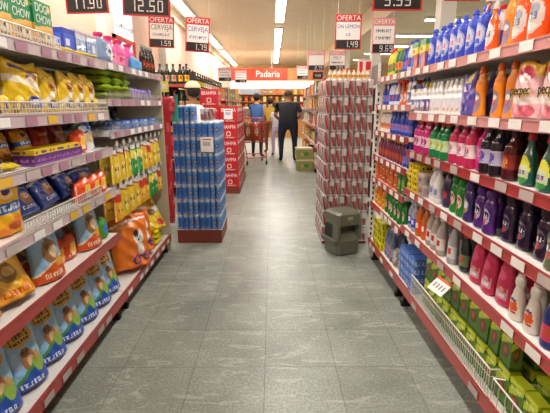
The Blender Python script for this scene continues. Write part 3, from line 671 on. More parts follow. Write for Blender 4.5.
# third
stock(-1, 1.175, P_pedi, 'dim yellow pet food bag', s3, PF, ys=[1.30, 1.50, 1.70, 1.90, 2.08], inset=.22, rjit=.1, lean=-.2)
for o in list(C.objects):
    if o.get('label', '').find('dim yellow pet food bag') >= 0: o.scale = (.7, .75, .55)
place(P_purp, (-LX-.065, 2.04, 1.178), PI/2, 'long purple printed carton on the third shelf down on the left', None)
place(P_yct, (-LX-.068, 2.04, 1.222), PI/2, 'long yellow sachet tray lying on top of the purple carton', None)
stock(-1, 1.175, P('pet_food_bag', 'pet food bag', m_redb), 'red pet food bag', s3, PF, ys=[2.13, 2.32, 2.51], inset=.28)
for i, y in enumerate((1.22, 1.38, 1.54, 1.68)):
    place(P('sachet', 'sachet', m_sach), (-LX-.035, y, 1.19), PI/2+.2*(-1)**i, '%s yellow sachet lying at the front of the third shelf down left' % ORD[i], 'yellow sachets on the third shelf down', rx=-1.35, s=.9)
place(P('refill_pouch', 'pouch', m_whb), (-LX-.09, 2.50, 1.18), PI/2+.2, 'white and bright blue bag leaning at the near unit end, third shelf down', None, ry=-.35)
place(P('pet_food_bag', 'pet food bag', m_orsm[2] if isinstance(m_orsm := P_orsm, tuple) else None), (-LX-.07, 2.34, 1.18), PI/2, 'small yellow orange bag beside the white and blue bag', None)
stock(-1, 1.27, P('refill_pouch', 'pouch', m_dkg), 'dark green pouch', 'far third shelf down left', 'dark green pouches', ys=[2.77, 2.92, 3.07, 3.22, 3.37, 3.52], inset=.27, lean=-.35)
for o in list(C.objects):
    if o.get('label', '').find('dark green pouch') >= 0: o.scale = (.75, .8, .55)
stock(-1, 1.27, P_bpk, 'flat blue and white packet', 'far third shelf down left', 'blue and white packets', ys=[3.05, 3.27, 3.49, 3.71], inset=.09, pile=2, pz=.03)
for o in list(C.objects):
    if o.get('label', '').find('flat blue and white packet') >= 0: o.scale = (.95, .8, .5)
# fourth
stock(-1, .91, P_pedi, 'yellow and blue pet food bag', s2, PF, ys=[1.28, 1.47, 1.66], inset=.09)
stock(-1, .91, P_blue, 'royal blue pet food bag', s2, PF, ys=[1.87, 2.08, 2.29, 2.50], inset=.12, rows=2, rdy=.15, rz=-.15, lean=-.45)
for o in list(C.objects):
    if 'royal blue pet food bag' in o.get('label', ''): o.scale = (1.0, .9, random.uniform(.68, .85)); o.rotation_euler.z += random.uniform(-.25, .25); o.rotation_euler.y = random.uniform(-.12, .12)
stock(-1, .91, P_orsm, 'small orange and yellow bag', s2, PF, ys=[2.30, 2.42, 2.54], inset=.06)
# shelf above the lowest
stock(-1, .60, P_glossy, 'glossy amber pet food bag', s1, PF, ys=[1.17, 1.40, 1.64], inset=.08, rows=2, rdy=.17, lean=-.25, rz=-.25)
stock(-1, .60, P_lorange, 'pale blue and orange pet food bag', s1, PF, ys=[1.90], inset=.07, rows=2, rdy=.15, rz=-.3)
stock(-1, .60, P_orsm, 'small orange pet food bag', s1, PF, ys=[2.07, 2.2], inset=.13, rows=2, rdy=.1)
stock(-1, .60, P_lorange, 'light blue orange-bottomed pet food bag', s1, PF, ys=[2.36], inset=.07, rows=2, rdy=.15, rz=-.3)
stock(-1, .60, P_gsm, 'small green and blue pet food bag', s1, PF, ys=[2.55], inset=.08, rows=2, rdy=.1)
# lowest
stock(-1, .167, P_lblue, 'light blue dog food bag', s0, 'light blue dog food bags on the lowest shelf', ys=[1.26, 1.46, 1.66, 1.86, 2.06, 2.26, 2.46, 2.64], inset=.10, rows=2, rdy=.16, lean=-.12, rz=-.4)
place(P_orange, (-LX-.07, 3.05, .19), PI/2-.7, 'big orange dog food bag nearest the camera on the lowest shelf', 'big orange dog food bags', rx=-.12)
place(P_orange, (-LX-.11, 3.36, .19), PI/2-.6, 'big orange dog food bag behind the front one', 'big orange dog food bags', rx=-.22)
place(P_yelred, (-LX-.07, 3.72, .29), PI/2-.6, 'large yellow and white bag slumped beside the orange bags', None, rx=-.45, s=1.1)
P_ysm = P('snack_bag', 'bag', bag_mesh('yellow_bag', .2, .18, .06, art([('e', .5, .5, .3, .25, '#f3eaa0'), ('w', .2, .4, .8, .55, 7, '#c2371a')], '#e8d420'), seed=44, nu=14, nv=12))
for i in range(3):
    place(P_ysm, (-LX-.03, 3.70+.02*i, .20+.045*i), PI/2, '%s small yellow bag lying flat below the large yellow bag, from the bottom' % ['lowest', 'middle', 'upper'][i], 'small yellow bags lying flat', rx=-PI/2+.05)
# hanging rows on hooks
hk = 0
def hang(y, z, me, desc, row, i, x=-LX-.05, h=.25):
    b = MB(); b.bar((-.44, 0, 0), (-.02, 0, .012), .003, 6); b.bar((-.02, 0, .012), (-.018, 0, .03), .003, 6); b.box(-.02, -.022, .022, -.016, .022, .055)
    obj('hook', b.build('hook', WIRE, colors=False), gf, (0, y-YL1, z))
    for k in range(2):
        place(P('snack_bag', 'bag', me), (x-.07*k, y, z-h+.005), PI/2+random.uniform(-.15, .15), '%s %s%s, %s row of hooks' % (ORD[i], desc, ' one behind' if k else ' in front', row), 'bags hanging on hooks on the left')
for i, (y, me, d) in enumerate([(2.80, m_hy, 'yellow'), (2.93, m_hy, 'yellow'), (3.06, m_hy, 'yellow'), (3.2, m_hg, 'green'), (3.33, m_hg, 'green'), (3.47, m_hy, 'yellow'), (3.6, m_ho, 'orange'), (3.73, m_hy, 'yellow'), (3.86, m_hy, 'yellow')]):
    hang(y, 1.15, me, d+' hanging bag', 'upper', i)
for i, (y, me, d) in enumerate([(2.80, m_ho, 'orange'), (2.93, m_hy, 'yellow'), (3.06, m_hy, 'yellow'), (3.2, m_hy, 'yellow'), (3.33, m_ho, 'orange'), (3.46, m_ho, 'orange'), (3.6, m_hg, 'green'), (3.73, m_hg, 'green'), (3.86, m_ho, 'orange')]):
    hang(y, .87, me, d+' hanging bag', 'lower', i, h=.23)

# ---------------------------------------------------------------- right side
RT, R5, R4, R3, R2, R0 = 'top shelf right', 'second shelf down right', 'third shelf down right', 'fourth shelf down right', 'fifth shelf down right', 'lowest shelf right'
z = ZRN
G = 'cleaning products on the right shelves'
stock(1, z[5], P_ob, 'big orange bottle', RT, 'orange cleaner bottles', px=[526, 545, 570, 600], inset=.075, rows=2, rdy=.12)
stock(1, z[5], P_of, 'slim orange bottle', RT, 'orange cleaner bottles', px=[512], inset=.06)
stock(1, z[5], P_wred, 'white and red bottle with blue print', RT, None, px=[504], inset=.1)
stock(1, z[5], P_tr, 'orange spray bottle with pale trigger', RT, None, px=[495], inset=.045)
stock(1, z[5], P_bb, 'large blue bottle', RT, 'large blue bottles on the top shelf', px=[436, 442.5, 449.5, 457.5, 466, 476, 487], inset=.065, rows=2, rdy=.11)
P_mul = P('sponge_pack', 'pack', box_mesh('sponge_pack', .1, .07, .17, art([('r', 0, .55, 1, .8, '#e3cf2a'), ('r', 0, .8, 1, 1, '#3a9a5a'), ('r', .1, .1, .5, .5, '#2c4ab8'), ('w', .2, .6, .8, .75, 7, '#c2301a')], '#b8562a'), matl=FILM))
stock(1, z[5], P_mul, 'mixed colour pack', RT, 'mixed packs on the top shelf', px=[421, 429], inset=.06, rows=2)
stock(1, z[5], P_bwh, 'pale blue bottle', RT, 'pale blue bottles on the top shelf', px=[412, 416], inset=.05, rows=2)
stock(1, z[5], P_blu, 'small royal blue bottle', RT, 'small blue bottles', px=[405.5, 408.7], inset=.05, rows=2)
stock(1, z[5], P_gyp, 'green bottle with yellow cap', RT, 'green bottles on the top shelf', px=[399.5, 402.5], inset=.05, rows=2)
stock(1, z[5], P_ygr, 'yellow bottle with red cap', RT, 'yellow bottles on the top shelf', px=[396.5, 394, 391.5], inset=.05, rows=2)
# second shelf down
stock(1, z[4], P_toc, 'pink printed refill pouch', R5, 'pink refill pouches', ys=[1.27, 1.45, 1.62], inset=.055, rows=2, rdy=.08, rjit=.03)
stock(1, z[4], P_of, 'orange bottle with darker orange cap', R5, 'orange bottles on the second shelf', px=[512, 500.5], inset=.055, rows=2)
stock(1, z[4], P_of, 'orange bottle with darker orange cap', R5, 'orange bottles on the second shelf', px=[482], inset=.055, rows=1)
stock(1, z[4], P_pp, 'purple refill pouch with yellow top', R5, 'purple refill pouches', px=[470.5], inset=.05, rows=2)
stock(1, z[4], P_wp, 'white waisted bottle', R5, 'white waisted bottles', px=[462, 457, 452.2, 447.6, 443.2, 439, 435], inset=.045, rows=2, rdy=.07)
stock(1, z[4], P_wpp, 'white bottle with purple label', R5, 'purple labelled bottles', px=[431, 427.5], inset=.045, rows=2, rdy=.07)
stock(1, z[4], P_wpb, 'white bottle with blue grey label', R5, 'purple labelled bottles', px=[424, 420.8, 417.8, 415], inset=.045, rows=2, rdy=.07)
# third
stock(1, z[3], P_det, 'dark green red-capped dish soap bottle', R4, 'dark green dish soap bottles', ys=[1.19, 1.31, 1.43, 1.56], inset=.05, rows=2, rjit=.03)
stock(1, z[3], P_cola, 'dark red bottle', R4, 'dark red bottles', ys=[1.665], inset=.05, rows=2, rdy=.08)
stock(1, z[3], P_blk, 'black bottle with lilac label', R4, 'black bottles', ys=[1.755, 1.84], inset=.05, rows=2, rdy=.08)
stock(1, z[3], P_hotpink, 'hot pink bottle', R4, 'rose bottles on the third shelf', ys=[1.92], inset=.06)
stock(1, z[3], P_rose, 'rose red bottle with pale label', R4, 'rose bottles on the third shelf', ys=[2.0, 2.1, 2.19], inset=.05, rows=2, rdy=.08)
stock(1, z[3], P_grnb, 'green bottle with orange cap', R4, 'orange capped bottles', ys=[2.285, 2.37, 2.455], inset=.05, rows=2, rdy=.08)
stock(1, z[3], P_mag, 'magenta bottle with orange cap', R4, 'orange capped bottles', ys=[2.54, 2.61, 2.68, 2.75], inset=.045, rows=2, rdy=.08)
# fourth
stock(1, z[2], P_navy, 'navy blue bottle', R3, 'navy bottles', ys=[1.06, 1.14], inset=.06)
stock(1, z[2], P_vgr, 'grey green bottle', R3, 'grey green bottles', ys=[1.25, 1.34], inset=.06, rows=2)
stock(1, z[2], P_vd, 'very dark purple bottle', R3, 'purple bottles on the fourth shelf', ys=[1.44, 1.56, 1.66], inset=.08, rows=2)
stock(1, z[2], P_vp, 'violet bottle with silver leaf label', R3, 'purple bottles on the fourth shelf', ys=[1.76, 1.87], inset=.05, rows=2)
stock(1, z[2], P_vg2, 'purple and green leaf-labelled bottle', R3, 'purple bottles on the fourth shelf', ys=[1.965], inset=.055, rows=2)
stock(1, z[2], P_vg, 'bright green bottle with leaf label', R3, 'green bottles on the fourth shelf', ys=[2.06, 2.155], inset=.055, rows=2)
stock(1, z[2], P_dpur, 'dull purple bottle', R3, 'dull purple bottles', ys=[2.26], inset=.07, rows=2)
stock(1, z[2], P_whl, 'white bottle with grey label', R3, 'white bottles on the fourth shelf', ys=[2.36, 2.44], inset=.055, rows=2)
stock(1, z[2], P_grey, 'grey card box', R3, 'grey card boxes', ys=[2.56], inset=.065, pile=2, pz=.071)
stock(1, z[2], P_yb, 'yellow sponge box', R3, 'yellow sponge boxes in piles', ys=[2.67, 2.77], inset=.065, pile=5, pz=.036)
# fifth
stock(1, z[1], P_navy, 'royal blue bottle with white cap', R2, 'blue bottles', ys=[1.19, 1.30], inset=.06)
stock(1, z[1], P_wb, 'white bulb-necked orange-labelled bottle', R2, 'white bulb-necked bottles', ys=[1.40, 1.50], inset=.05, rows=2, rjit=.02)
stock(1, z[1], P_pj, 'big rose pink softener bottle', R2, 'rose pink softener bottles', ys=[1.62, 1.74, 1.86], inset=.07, rows=2, rdy=.11, lean=-.04)
stock(1, z[1], P_dkb, 'dark green bottle', R2, 'dark bottles', ys=[1.99], inset=.07, rows=2)
stock(1, z[1], P_cdk, 'clear bottle with dark cap', R2, 'clear bottles', ys=[2.10], inset=.05)
stock(1, z[1], P_clr, 'clear bottle with red-white label', R2, 'clear bottles', ys=[2.23, 2.32, 2.41], inset=.05, rows=2)
stock(1, z[1], P_amb, 'amber orange bottle', R2, 'amber orange bottles', ys=[2.50, 2.59], inset=.05, rows=2)
stock(1, z[1], P_cbl, 'clear bottle with blue label', R2, 'clear bottles', ys=[2.68, 2.77], inset=.05, rows=2)
# lowest: wire basket of powder boxes
for i in range(14):
    y = 1.12+i*.098
    for r in range(3):
        for q in range(2 if y > 1.45 else 1):
            lab = '%s green and yellow powder box from the near end, %s%s' % (ORD[i], ['front row', 'middle row', 'back row'][r], ', top layer' if q else ', bottom layer' if y > 1.45 else '')
            place(P_gb, (RX+.07+r*.105, y+random.uniform(-.003, .003), .202+q*.174), -PI/2+random.uniform(-.07, .07), lab, 'powder boxes in the wire basket', s=.86, rx=random.uniform(-.03, .02))
for i in range(5):
    place(P_gb, (RX+.13+.05*(i % 2), 1.62+i*.13, .20+.171*2+.0), -PI/2+random.uniform(-.5, .5), '%s powder box lying flat on the heap in the wire basket' % ORD[i], 'powder boxes in the wire basket', rx=-PI/2, s=.88)
b = MB()
fh = .135
nb = 52
y0, y1 = 1.54, 2.56
for i in range(nb+1):
    y = y0+(y1-y0)*i/nb; b.box(-.002, y-.0014, 0, .0015, y+.0014, fh)
b.bar((0, y0, fh), (0, y1, fh), .0045, 6); b.bar((0, y0, .005), (0, y1, .005), .003, 6); b.bar((0, y0, .1), (0, y1, .1), .002, 5)
for i in range(15):
    x = i*.4/14; b.box(x-.0014, y0-.0015, 0, x+.0014, y0+.0015, fh)
b.bar((0, y0, fh), (.4, y0, fh), .004, 6); b.bar((0, y0, .1), (.4, y0, .1), .002, 5)
b.bar((0, y0-.03, fh-.02), (.4, y0-.2, fh), .004, 6)
for i in range(12):
    y = y0-.03-(i*.05); b.box(-.002, y-.0014, 0, .0015, y+.0014, fh*.85)
b.bar((0, y0-.03, fh*.85), (0, .86, fh*.85), .004, 6)
sh0 = [o for o in gn.children if o.name.startswith('shelf')][0]
obj('wire_basket', b.build('wire_basket', WIRE, colors=False), sh0, (.008, -YR0, .2))
# price flag
q = MB(); q.box(-.05, -.001, -.045, .05, .001, .03, '#efece6'); q.box(-.05, -.0011, .03, .05, .0011, .045, '#d8521e'); 
for i in range(4): q.box(-.035+i*.02, -.0016, -.02, -.025+i*.02, -.001, .012, '#8a8a90')
o = obj('price_flag', q.build('price_flag', CARTON), None, (RX-.035, 2.02, .50), (-.9, .15, -PI/2+.4)); tag(o, 'white price flag with orange edge sticking out above the powder boxes', 'price flag')
P_bhk = bxp('blue_pack', 'pack', .1, .1, .06, art([('w', .06, .25, .94, .75, 9, '#a8c0ea')], '#4a72c2'))
stock(1, z[0], P_bhk, 'blue shrink-wrapped pack', R0, 'blue packs in piles', ys=[2.60, 2.71, 2.82], inset=.07, pile=4, pz=.061, rows=2, rdy=.11)
P_silv = P('foil_packet', 'packet', bag_mesh('foil_packet', .12, .14, .07, art([('e', .5, .5, .3, .3, '#d0ccc0')], '#8d8a84'), seed=51, nu=12, nv=12, matl=METALCAN, wrinkle=.012))
stock(1, z[0], P_silv, 'crinkled silver packet', 'lowest far shelf right', 'silver packets', ys=[2.93, 3.05], inset=.07, rows=2)
P_gcy = P_plain('#6a7290', '#8a8fa8', '#8f98b8', .24, .03, matl=HDPE, sy=1)
stock(1, z[0], P_gcy, 'slate blue cylinder bottle', 'lowest far shelf right', 'slate blue cylinders', ys=[3.15, 3.23, 3.31], inset=.06, rows=2)
P_ybk = P('sponge_pack', 'pack', box_mesh('sponge_pack', .13, .09, .06, art([('w', .1, .2, .9, .8, 7, '#22221a')], '#e3d81e'), matl=FILM))
stock(1, z[0], P_ybk, 'yellow and black pack', 'lowest far shelf right', 'yellow and black packs', ys=[3.45, 3.6], inset=.06, pile=4, pz=.061)
# far narrow shelves
RF = ['lowest shelf up, far unit', 'second shelf up, far unit', 'third shelf up, far unit', 'fourth shelf up, far unit', 'fifth shelf up, far unit', 'sixth shelf up, far unit']
zf = ZRF
def ys_(a, b, n): return [a+(b-a)*i/(n-1) for i in range(n)]
stock(1, zf[5], P_wpb, 'multicolour slim bottle', RF[5], 'slim bottles', ys=[2.92, 3.0], inset=.05, rows=2)
stock(1, zf[5], P_tr2, 'orange trigger bottle', RF[5], 'orange trigger bottles', ys=[3.1, 3.19], inset=.06, rows=2)
P_bwh2 = P_plain('#cfd8e6', '#3a5ac0', '#3a5ac0', .17, .03)
stock(1, zf[5], P_bwh2, 'white bottle with blue cap', RF[5], 'white and blue bottles', ys=[3.29, 3.37, 3.45], inset=.05, rows=2)
stock(1, zf[5], P_blu, 'royal blue squat bottle', RF[5], 'royal blue bottles', ys=[3.55, 3.64], inset=.05, rows=2)
stock(1, zf[4], P_blu, 'royal blue bottle', RF[4], 'royal blue bottles', ys=ys_(2.91, 3.35, 7), inset=.045, rows=2)
stock(1, zf[4], P_wor, 'cream bottle with orange label', RF[4], 'cream bottles', ys=ys_(3.43, 3.68, 5), inset=.045, rows=2)
stock(1, zf[3], P_blu, 'blue bottle', RF[3], 'blue bottles', ys=[2.91, 2.98], inset=.045, rows=2)
stock(1, zf[3], P_ylp, 'yellow-capped dark red bottle', RF[3], 'yellow-capped bottles', ys=ys_(3.06, 3.68, 10), inset=.045, rows=2)
stock(1, zf[2], P_grb, 'green soap box', RF[2], 'green soap boxes', ys=[2.92, 3.01], inset=.075, rjit=.02)
stock(1, zf[2], P_orb, 'orange soap box', RF[2], 'orange soap boxes in piles', ys=ys_(3.12, 3.66, 6), inset=.075, pile=2, pz=.075, rjit=.02)
stock(1, zf[1], P_vg, 'deep green bottle', RF[1], 'deep green bottles', ys=ys_(2.92, 3.36, 6), inset=.05, rows=2)
stock(1, zf[1], P_orl, 'orange bottle with green cap', RF[1], 'orange green-capped bottles', ys=ys_(3.46, 3.68, 3), inset=.05, rows=2)

# ---------------------------------------------------------------- can stacks on the aisle
def can_mesh(name, f, n=28, rows=24):
    prof = [(.024, 0), (.0285, .04), (.0285, .92), (.0235, .99), (.0235, 1)]
    return bottle_mesh(name, prof, .158, f, n=n, rows=rows, matl=METALCAN)
def blue_can(u, v):
    if v > .93 or v < .04: return lin('#c6cad0')
    w = (u*2) % 1
    if ((w-.5)/.2)**2+((v-.5)/.16)**2 < 1: return lin('#b9a08c') if ((w-.5)/.13)**2+((v-.5)/.1)**2 < 1 else lin('#3a55a8')
    if v < .2: return lin('#7a92cf')
    if v > .82: return lin('#8fb2e2')
    return lin('#5f9ad8') if abs(w-.5) < .3 else lin('#3468ba')
def red_can(u, v):
    if v > .94 or v < .03: return lin('#d4cfcb')
    k = (v*.7+u*3) % 1
    if k < .32: return lin('#b9aca6')
    if k < .42: return lin('#857770')
    if k < .74: return lin('#a83338')
    return lin('#bd8c84') if k < .88 else lin('#6a4844')
m_bcan = [can_mesh('can', lambda u, v, k=k: blue_can((u+k*.17) % 1, v)) for k in range(5)]; m_rcan = [can_mesh('can', lambda u, v, k=k: red_can((u+k*.29) % 1, (v+k*.11*(.04 < v < .93)) if .04 < v < .93 else v)) for k in range(5)]
WRAP = mat('pack_film', '#ffffff', .08, trans=.0, alpha=.13, coat=.5)
def pack_proto(cm):
    parts = [('can', cm if not isinstance(cm, list) else cm[(i*3+j*2) % 5], ((i-1.5)*.0582, (j-1)*.0582, .001)) for j in range(3) for i in range(4)]
    b = MB(); b.box(-.1162, -.0872, -.0005, .1162, .0872, .0008)
    parts.append(('shrink_wrap', b.build('shrink_wrap', mat('pack_wrap', '#dfe3ea', .15), colors=False), (0, 0, 0)))
    return ('can_pack', 'can pack', None, parts)
P_bp = pack_proto(m_bcan); P_rp = pack_proto(m_rcan)
LAY = ['bottom', 'second', 'third', 'fourth', 'fifth', 'sixth', 'seventh', 'eighth', 'ninth', 'tenth', 'top']
WOODR = mat('red_brown_board', '#7c3524', .5, bump=.1)
q = MB(); q.box(-.235, 0, 0, .235, .56, .125); q.box(-.24, -.005, .125, .24, .565, .14)
tag(obj('display_plinth', q.build('display_plinth', WOODR, bevel=.003, colors=False), None, (-.775, 4.2, 0)), 'red brown plinth under the stack of blue beer cans', 'plinth')
for L in range(7):
    z0 = .143+L*.1625
    for c, (x, y) in enumerate([(-.775-.118, 4.30), (-.775+.118, 4.30), (-.775+.118, 4.48), (-.775+.118, 4.66)]):
        place(P_bp, (x+random.uniform(-.003, .003), y, z0), random.uniform(-.006, .006), 'twelve-pack of blue cans, %s layer from the floor, %s' % (LAY[L], ['front left', 'front right', 'middle of aisle side', 'rear of aisle side'][c]), 'packs of blue cans')
place(P_bp, (-.893, 4.31, .143+7*.1625), 0, 'lone twelve-pack of blue cans on top of the blue stack', 'packs of blue cans')
place(P_rp, (-.70, 4.60, .143+7*.1625), PI/2, 'reddish can pack resting on the right of the blue stack', None, s=.8)
SHEET = mat('white_paper', '#efedec', .6)
def sheet(x, y, z, w, h, lab, rz=0, col='#f0eeec'):
    q = MB(); q.box(-w/2, -.001, -h/2, w/2, .001, h/2, col)
    for i in range(5): q.box(-w*.3+i*w*.12, -.0016, -h*.1, -w*.3+i*w*.12+w*.07, -.001, h*.2, '#8a8aa0')
    q.box(-w*.35, -.0016, h*.3, w*.35, -.001, h*.38, '#c2603a')
    return tag(obj('price_sheet', q.build('price_sheet', CARTON), None, (x, y, z), (0, 0, rz)), lab, 'price sheet')
sheet(-.66, 4.205, 1.05, .13, .15, 'white price sheet taped to the front of the blue can stack')
q = MB(); q.box(-.235, 0, 0, .235, .74, .03)
tag(obj('display_plinth', q.build('display_plinth', WOODR, bevel=.003, colors=False), None, (.765, 4.16, 0)), 'thin board under the tall stack of red and silver cans', 'plinth')
for L in range(10):
    z0 = .033+L*.1655
    for c, (x, y) in enumerate([(.765-.118, 4.25), (.765+.118, 4.25), (.765-.118, 4.43), (.765-.118, 4.61), (.765-.118, 4.79)]):
        place(P_rp, (x+random.uniform(-.004, .004), y, z0), random.uniform(-.01, .01), 'pack of red and silver cans, %s layer from the floor, %s' % (LAY[L], ['front left', 'front right', 'second deep on aisle side', 'third deep on aisle side', 'last on aisle side'][c]), 'packs of red and silver cans')
# goods on top of the can stack
P_ycap = P_plain('#e8dccf', '#e6c02a', '#e0b82a', .13, .03)
for i in range(9):
    place(P_ycap, (.58+.047*(i % 9), 4.27, .033+1.655+.001), 0, '%s small yellow-capped bottle from the left on top of the red can stack' % (ORD[i] if i else 'first'), 'yellow-capped bottles on the can stack', s=.7)
q = MB(); q.box(-.07, -.002, 0, .07, .002, .19, '#f0e2de')
q.box(-.055, -.003, .02, -.02, -.002, .17, '#d42a2a'); q.box(.01, -.003, .09, .06, -.002, .17, '#d42a2a'); q.box(.03, -.003, .02, .06, -.002, .08, '#d42a2a')
tag(obj('sale_card', q.build('sale_card', CARTON), None, (.93, 4.32, 1.69), (0, 0, -.1)), 'white card with red marks standing on top of the red can stack', 'card')

# red mesh strip hung at the end of the left unit
q = MB(); n = 16; rr = random.Random(3)
ring = []
rows = 46; seg = 14
vv = []; ff = []; cc = []
for j in range(rows+1):
    t = j/rows; z = 1.52-t*1.27
    w = .062-.03*t+.008*math.sin(t*23)+(.02 if t < .12 else 0)
    for i in range(seg):
        a = 2*PI*i/seg; rad = 1+.14*math.sin(3*a+t*19)+.08*math.sin(t*60+i)
        vv.append((w*math.cos(a)*rad, w*.55*math.sin(a)*rad, z))
for j in range(rows):
    for i in range(seg):
        ff.append((j*seg+i, j*seg+(i+1) % seg, (j+1)*seg+(i+1) % seg, (j+1)*seg+i)[::-1])
        cc.append(lin('#d0505c') if math.sin(i*2.1+j*.35)+math.sin(j*.9+i) > 1.1 else lin('#b3202a'))
ff.append(tuple(range(seg))); cc.append(lin('#b3202a')); ff.append(tuple(rows*seg+i for i in range(seg-1, -1, -1))); cc.append(lin('#8a1820'))
net = empty('hanging_net', (-1.04, 4.115, 0)); tag(net, 'long red net sack hanging down at the end of the left shelving', 'net sack')
obj('net', new_mesh('net', vv, ff, FILM, cc, smooth=True), net)
b = MB(); b.bar((0, 0, 1.5), (0, 0, 1.62), .004, 6); b.bar((0, 0, 1.62), (0, -.085, 1.62), .004, 6); obj('hook', b.build('hook', WIRE, colors=False), net)
b = MB(); b.box(-.05, -.004, 1.56, .05, .004, 1.66, '#e6df5a'); b.box(-.03, -.005, 1.59, .035, -.004, 1.635, '#f4f2e6'); obj('header_card', b.build('header_card', CARTON), net, (0, -.02, 0))
q = MB(); q.bar((0, 0, 1.28), (.02, 0, 1.54), .035, 8, '#1f8f7c', r2=.02)
tag(obj('umbrella', q.build('umbrella', FILM), None, (-.955, 4.14, .0)), 'teal folded bundle tucked between the red net and the blue cans', 'bundle')

# dustbin shaped box in front of the red stack
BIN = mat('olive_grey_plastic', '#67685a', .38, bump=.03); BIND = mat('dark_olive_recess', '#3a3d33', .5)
tb = empty('litter_bin', (.715, 3.90, 0), .42); tb.scale = (1, .96, 1.05); tag(tb, 'olive grey plastic bin with open front standing before the red can stack', 'bin')
def loft(secs, m, name, parent):
    v = []; f = []
    for (x0, y0, x1, y1, z, c) in secs:
        v += [(x0+c, y0, z), (x1-c, y0, z), (x1, y0+c, z), (x1, y1-c, z), (x1-c, y1, z), (x0+c, y1, z), (x0, y1-c, z), (x0, y0+c, z)]
    k = len(secs)
    for j in range(k-1):
        for i in range(8): f.append((j*8+i, j*8+(i+1) % 8, (j+1)*8+(i+1) % 8, (j+1)*8+i))
    f.append(tuple(range(7, -1, -1))); f.append(tuple((k-1)*8+i for i in range(8)))
    return obj(name, new_mesh(name, v, f, m), parent)
loft([(-.12, -.085, .12, .15, 0, .03), (-.135, -.1, .135, .17, .02, .03), (-.135, -.1, .135, .17, .14, .03)], BIN, 'lower_body', tb)
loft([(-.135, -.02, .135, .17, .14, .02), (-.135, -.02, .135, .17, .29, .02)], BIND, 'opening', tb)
q = MB(); q.box(-.135, -.1, .14, -.105, .15, .29); q.box(.105, -.1, .14, .135, .15, .29); q.add([(-.105, -.1, .14), (.105, -.1, .14), (.105, -.02, .22), (-.105, -.02, .22), (-.105, -.015, .14), (.105, -.015, .14)], [(0, 1, 2, 3), (0, 3, 4), (1, 5, 2), (0, 4, 5, 1), (2, 5, 4, 3)])
obj('side_panel', q.build('side_panel', BIN, colors=False), tb)
loft([(-.135, -.1, .135, .17, .29, .02), (-.14, -.105, .14, .175, .33, .03), (-.14, -.105, .14, .175, .395, .03), (-.12, -.085, .12, .155, .415, .03)], BIN, 'lid', tb)
q = MB(); q.box(-.03, -.1065, .345, .03, -.105, .375, '#9a9c90'); obj('emblem', q.build('emblem', HDPE), tb)
q = MB(); q.box(-.165, -.09, .12, -.135, .17, .16); obj('side_flange', q.build('side_flange', BIN, bevel=.004, colors=False), tb)

# ---------------------------------------------------------------- red beer cartons
a_rc = art([('r', .0, .0, 1, .04, '#8a1420'), ('e', .5, .35, .13, .16, '#e6d6c6'), ('e', .5, .35, .08, .1, '#b41f28'), ('w', .12, .1, .88, .16, 15, '#d9b0a4')], '#c01f28')
m_rc = box_mesh('beer_carton', .29, .4, .262, a_rc, nu=24, nv=24)
WPR = mat('white_ink', '#f2e9e4', .5)
tb_ = text_mesh('BRAHMA', .082, WPR, .0006, .72)
P_rc = ('beer_carton', 'carton', m_rc, [('lettering', tb_, (0, -.2008, .2))])
_side = tb_.copy()
for v in _side.vertices: x, y, z = v.co; v.co = (-y, x*1.3, z)
P_rc2 = ('beer_carton', 'carton', m_rc, [('lettering', tb_, (0, -.2008, .2)), ('side_lettering', _side, (.1458, 0, .2))])
q = MB(); q.box(-.73, 0, 0, 0, 1.7, .1); tag(obj('display_plinth', q.build('display_plinth', WOODR, colors=False), None, (-.54, 6.72, 0)), 'low red brown plinth under the red beer cartons', 'plinth')
for c, (x, y, n) in enumerate([(-1.0, 6.95, 6), (-.70, 6.95, 5), (-.70, 7.36, 5), (-.70, 7.77, 5), (-.70, 8.18, 5)]):
    for L in range(n):
        place(P_rc2, (x+random.uniform(-.006, .006), y, .102+L*.264), 0, 'red beer carton, %s from the bottom, %s stack' % (LAY[L] if L else 'first', ['front left', 'front right', 'second aisle-side', 'third aisle-side', 'fourth aisle-side'][c]), 'red beer cartons')
sheet(-.70, 6.742, 1.3, .14, .16, 'white price sheet on the front right stack of red cartons')

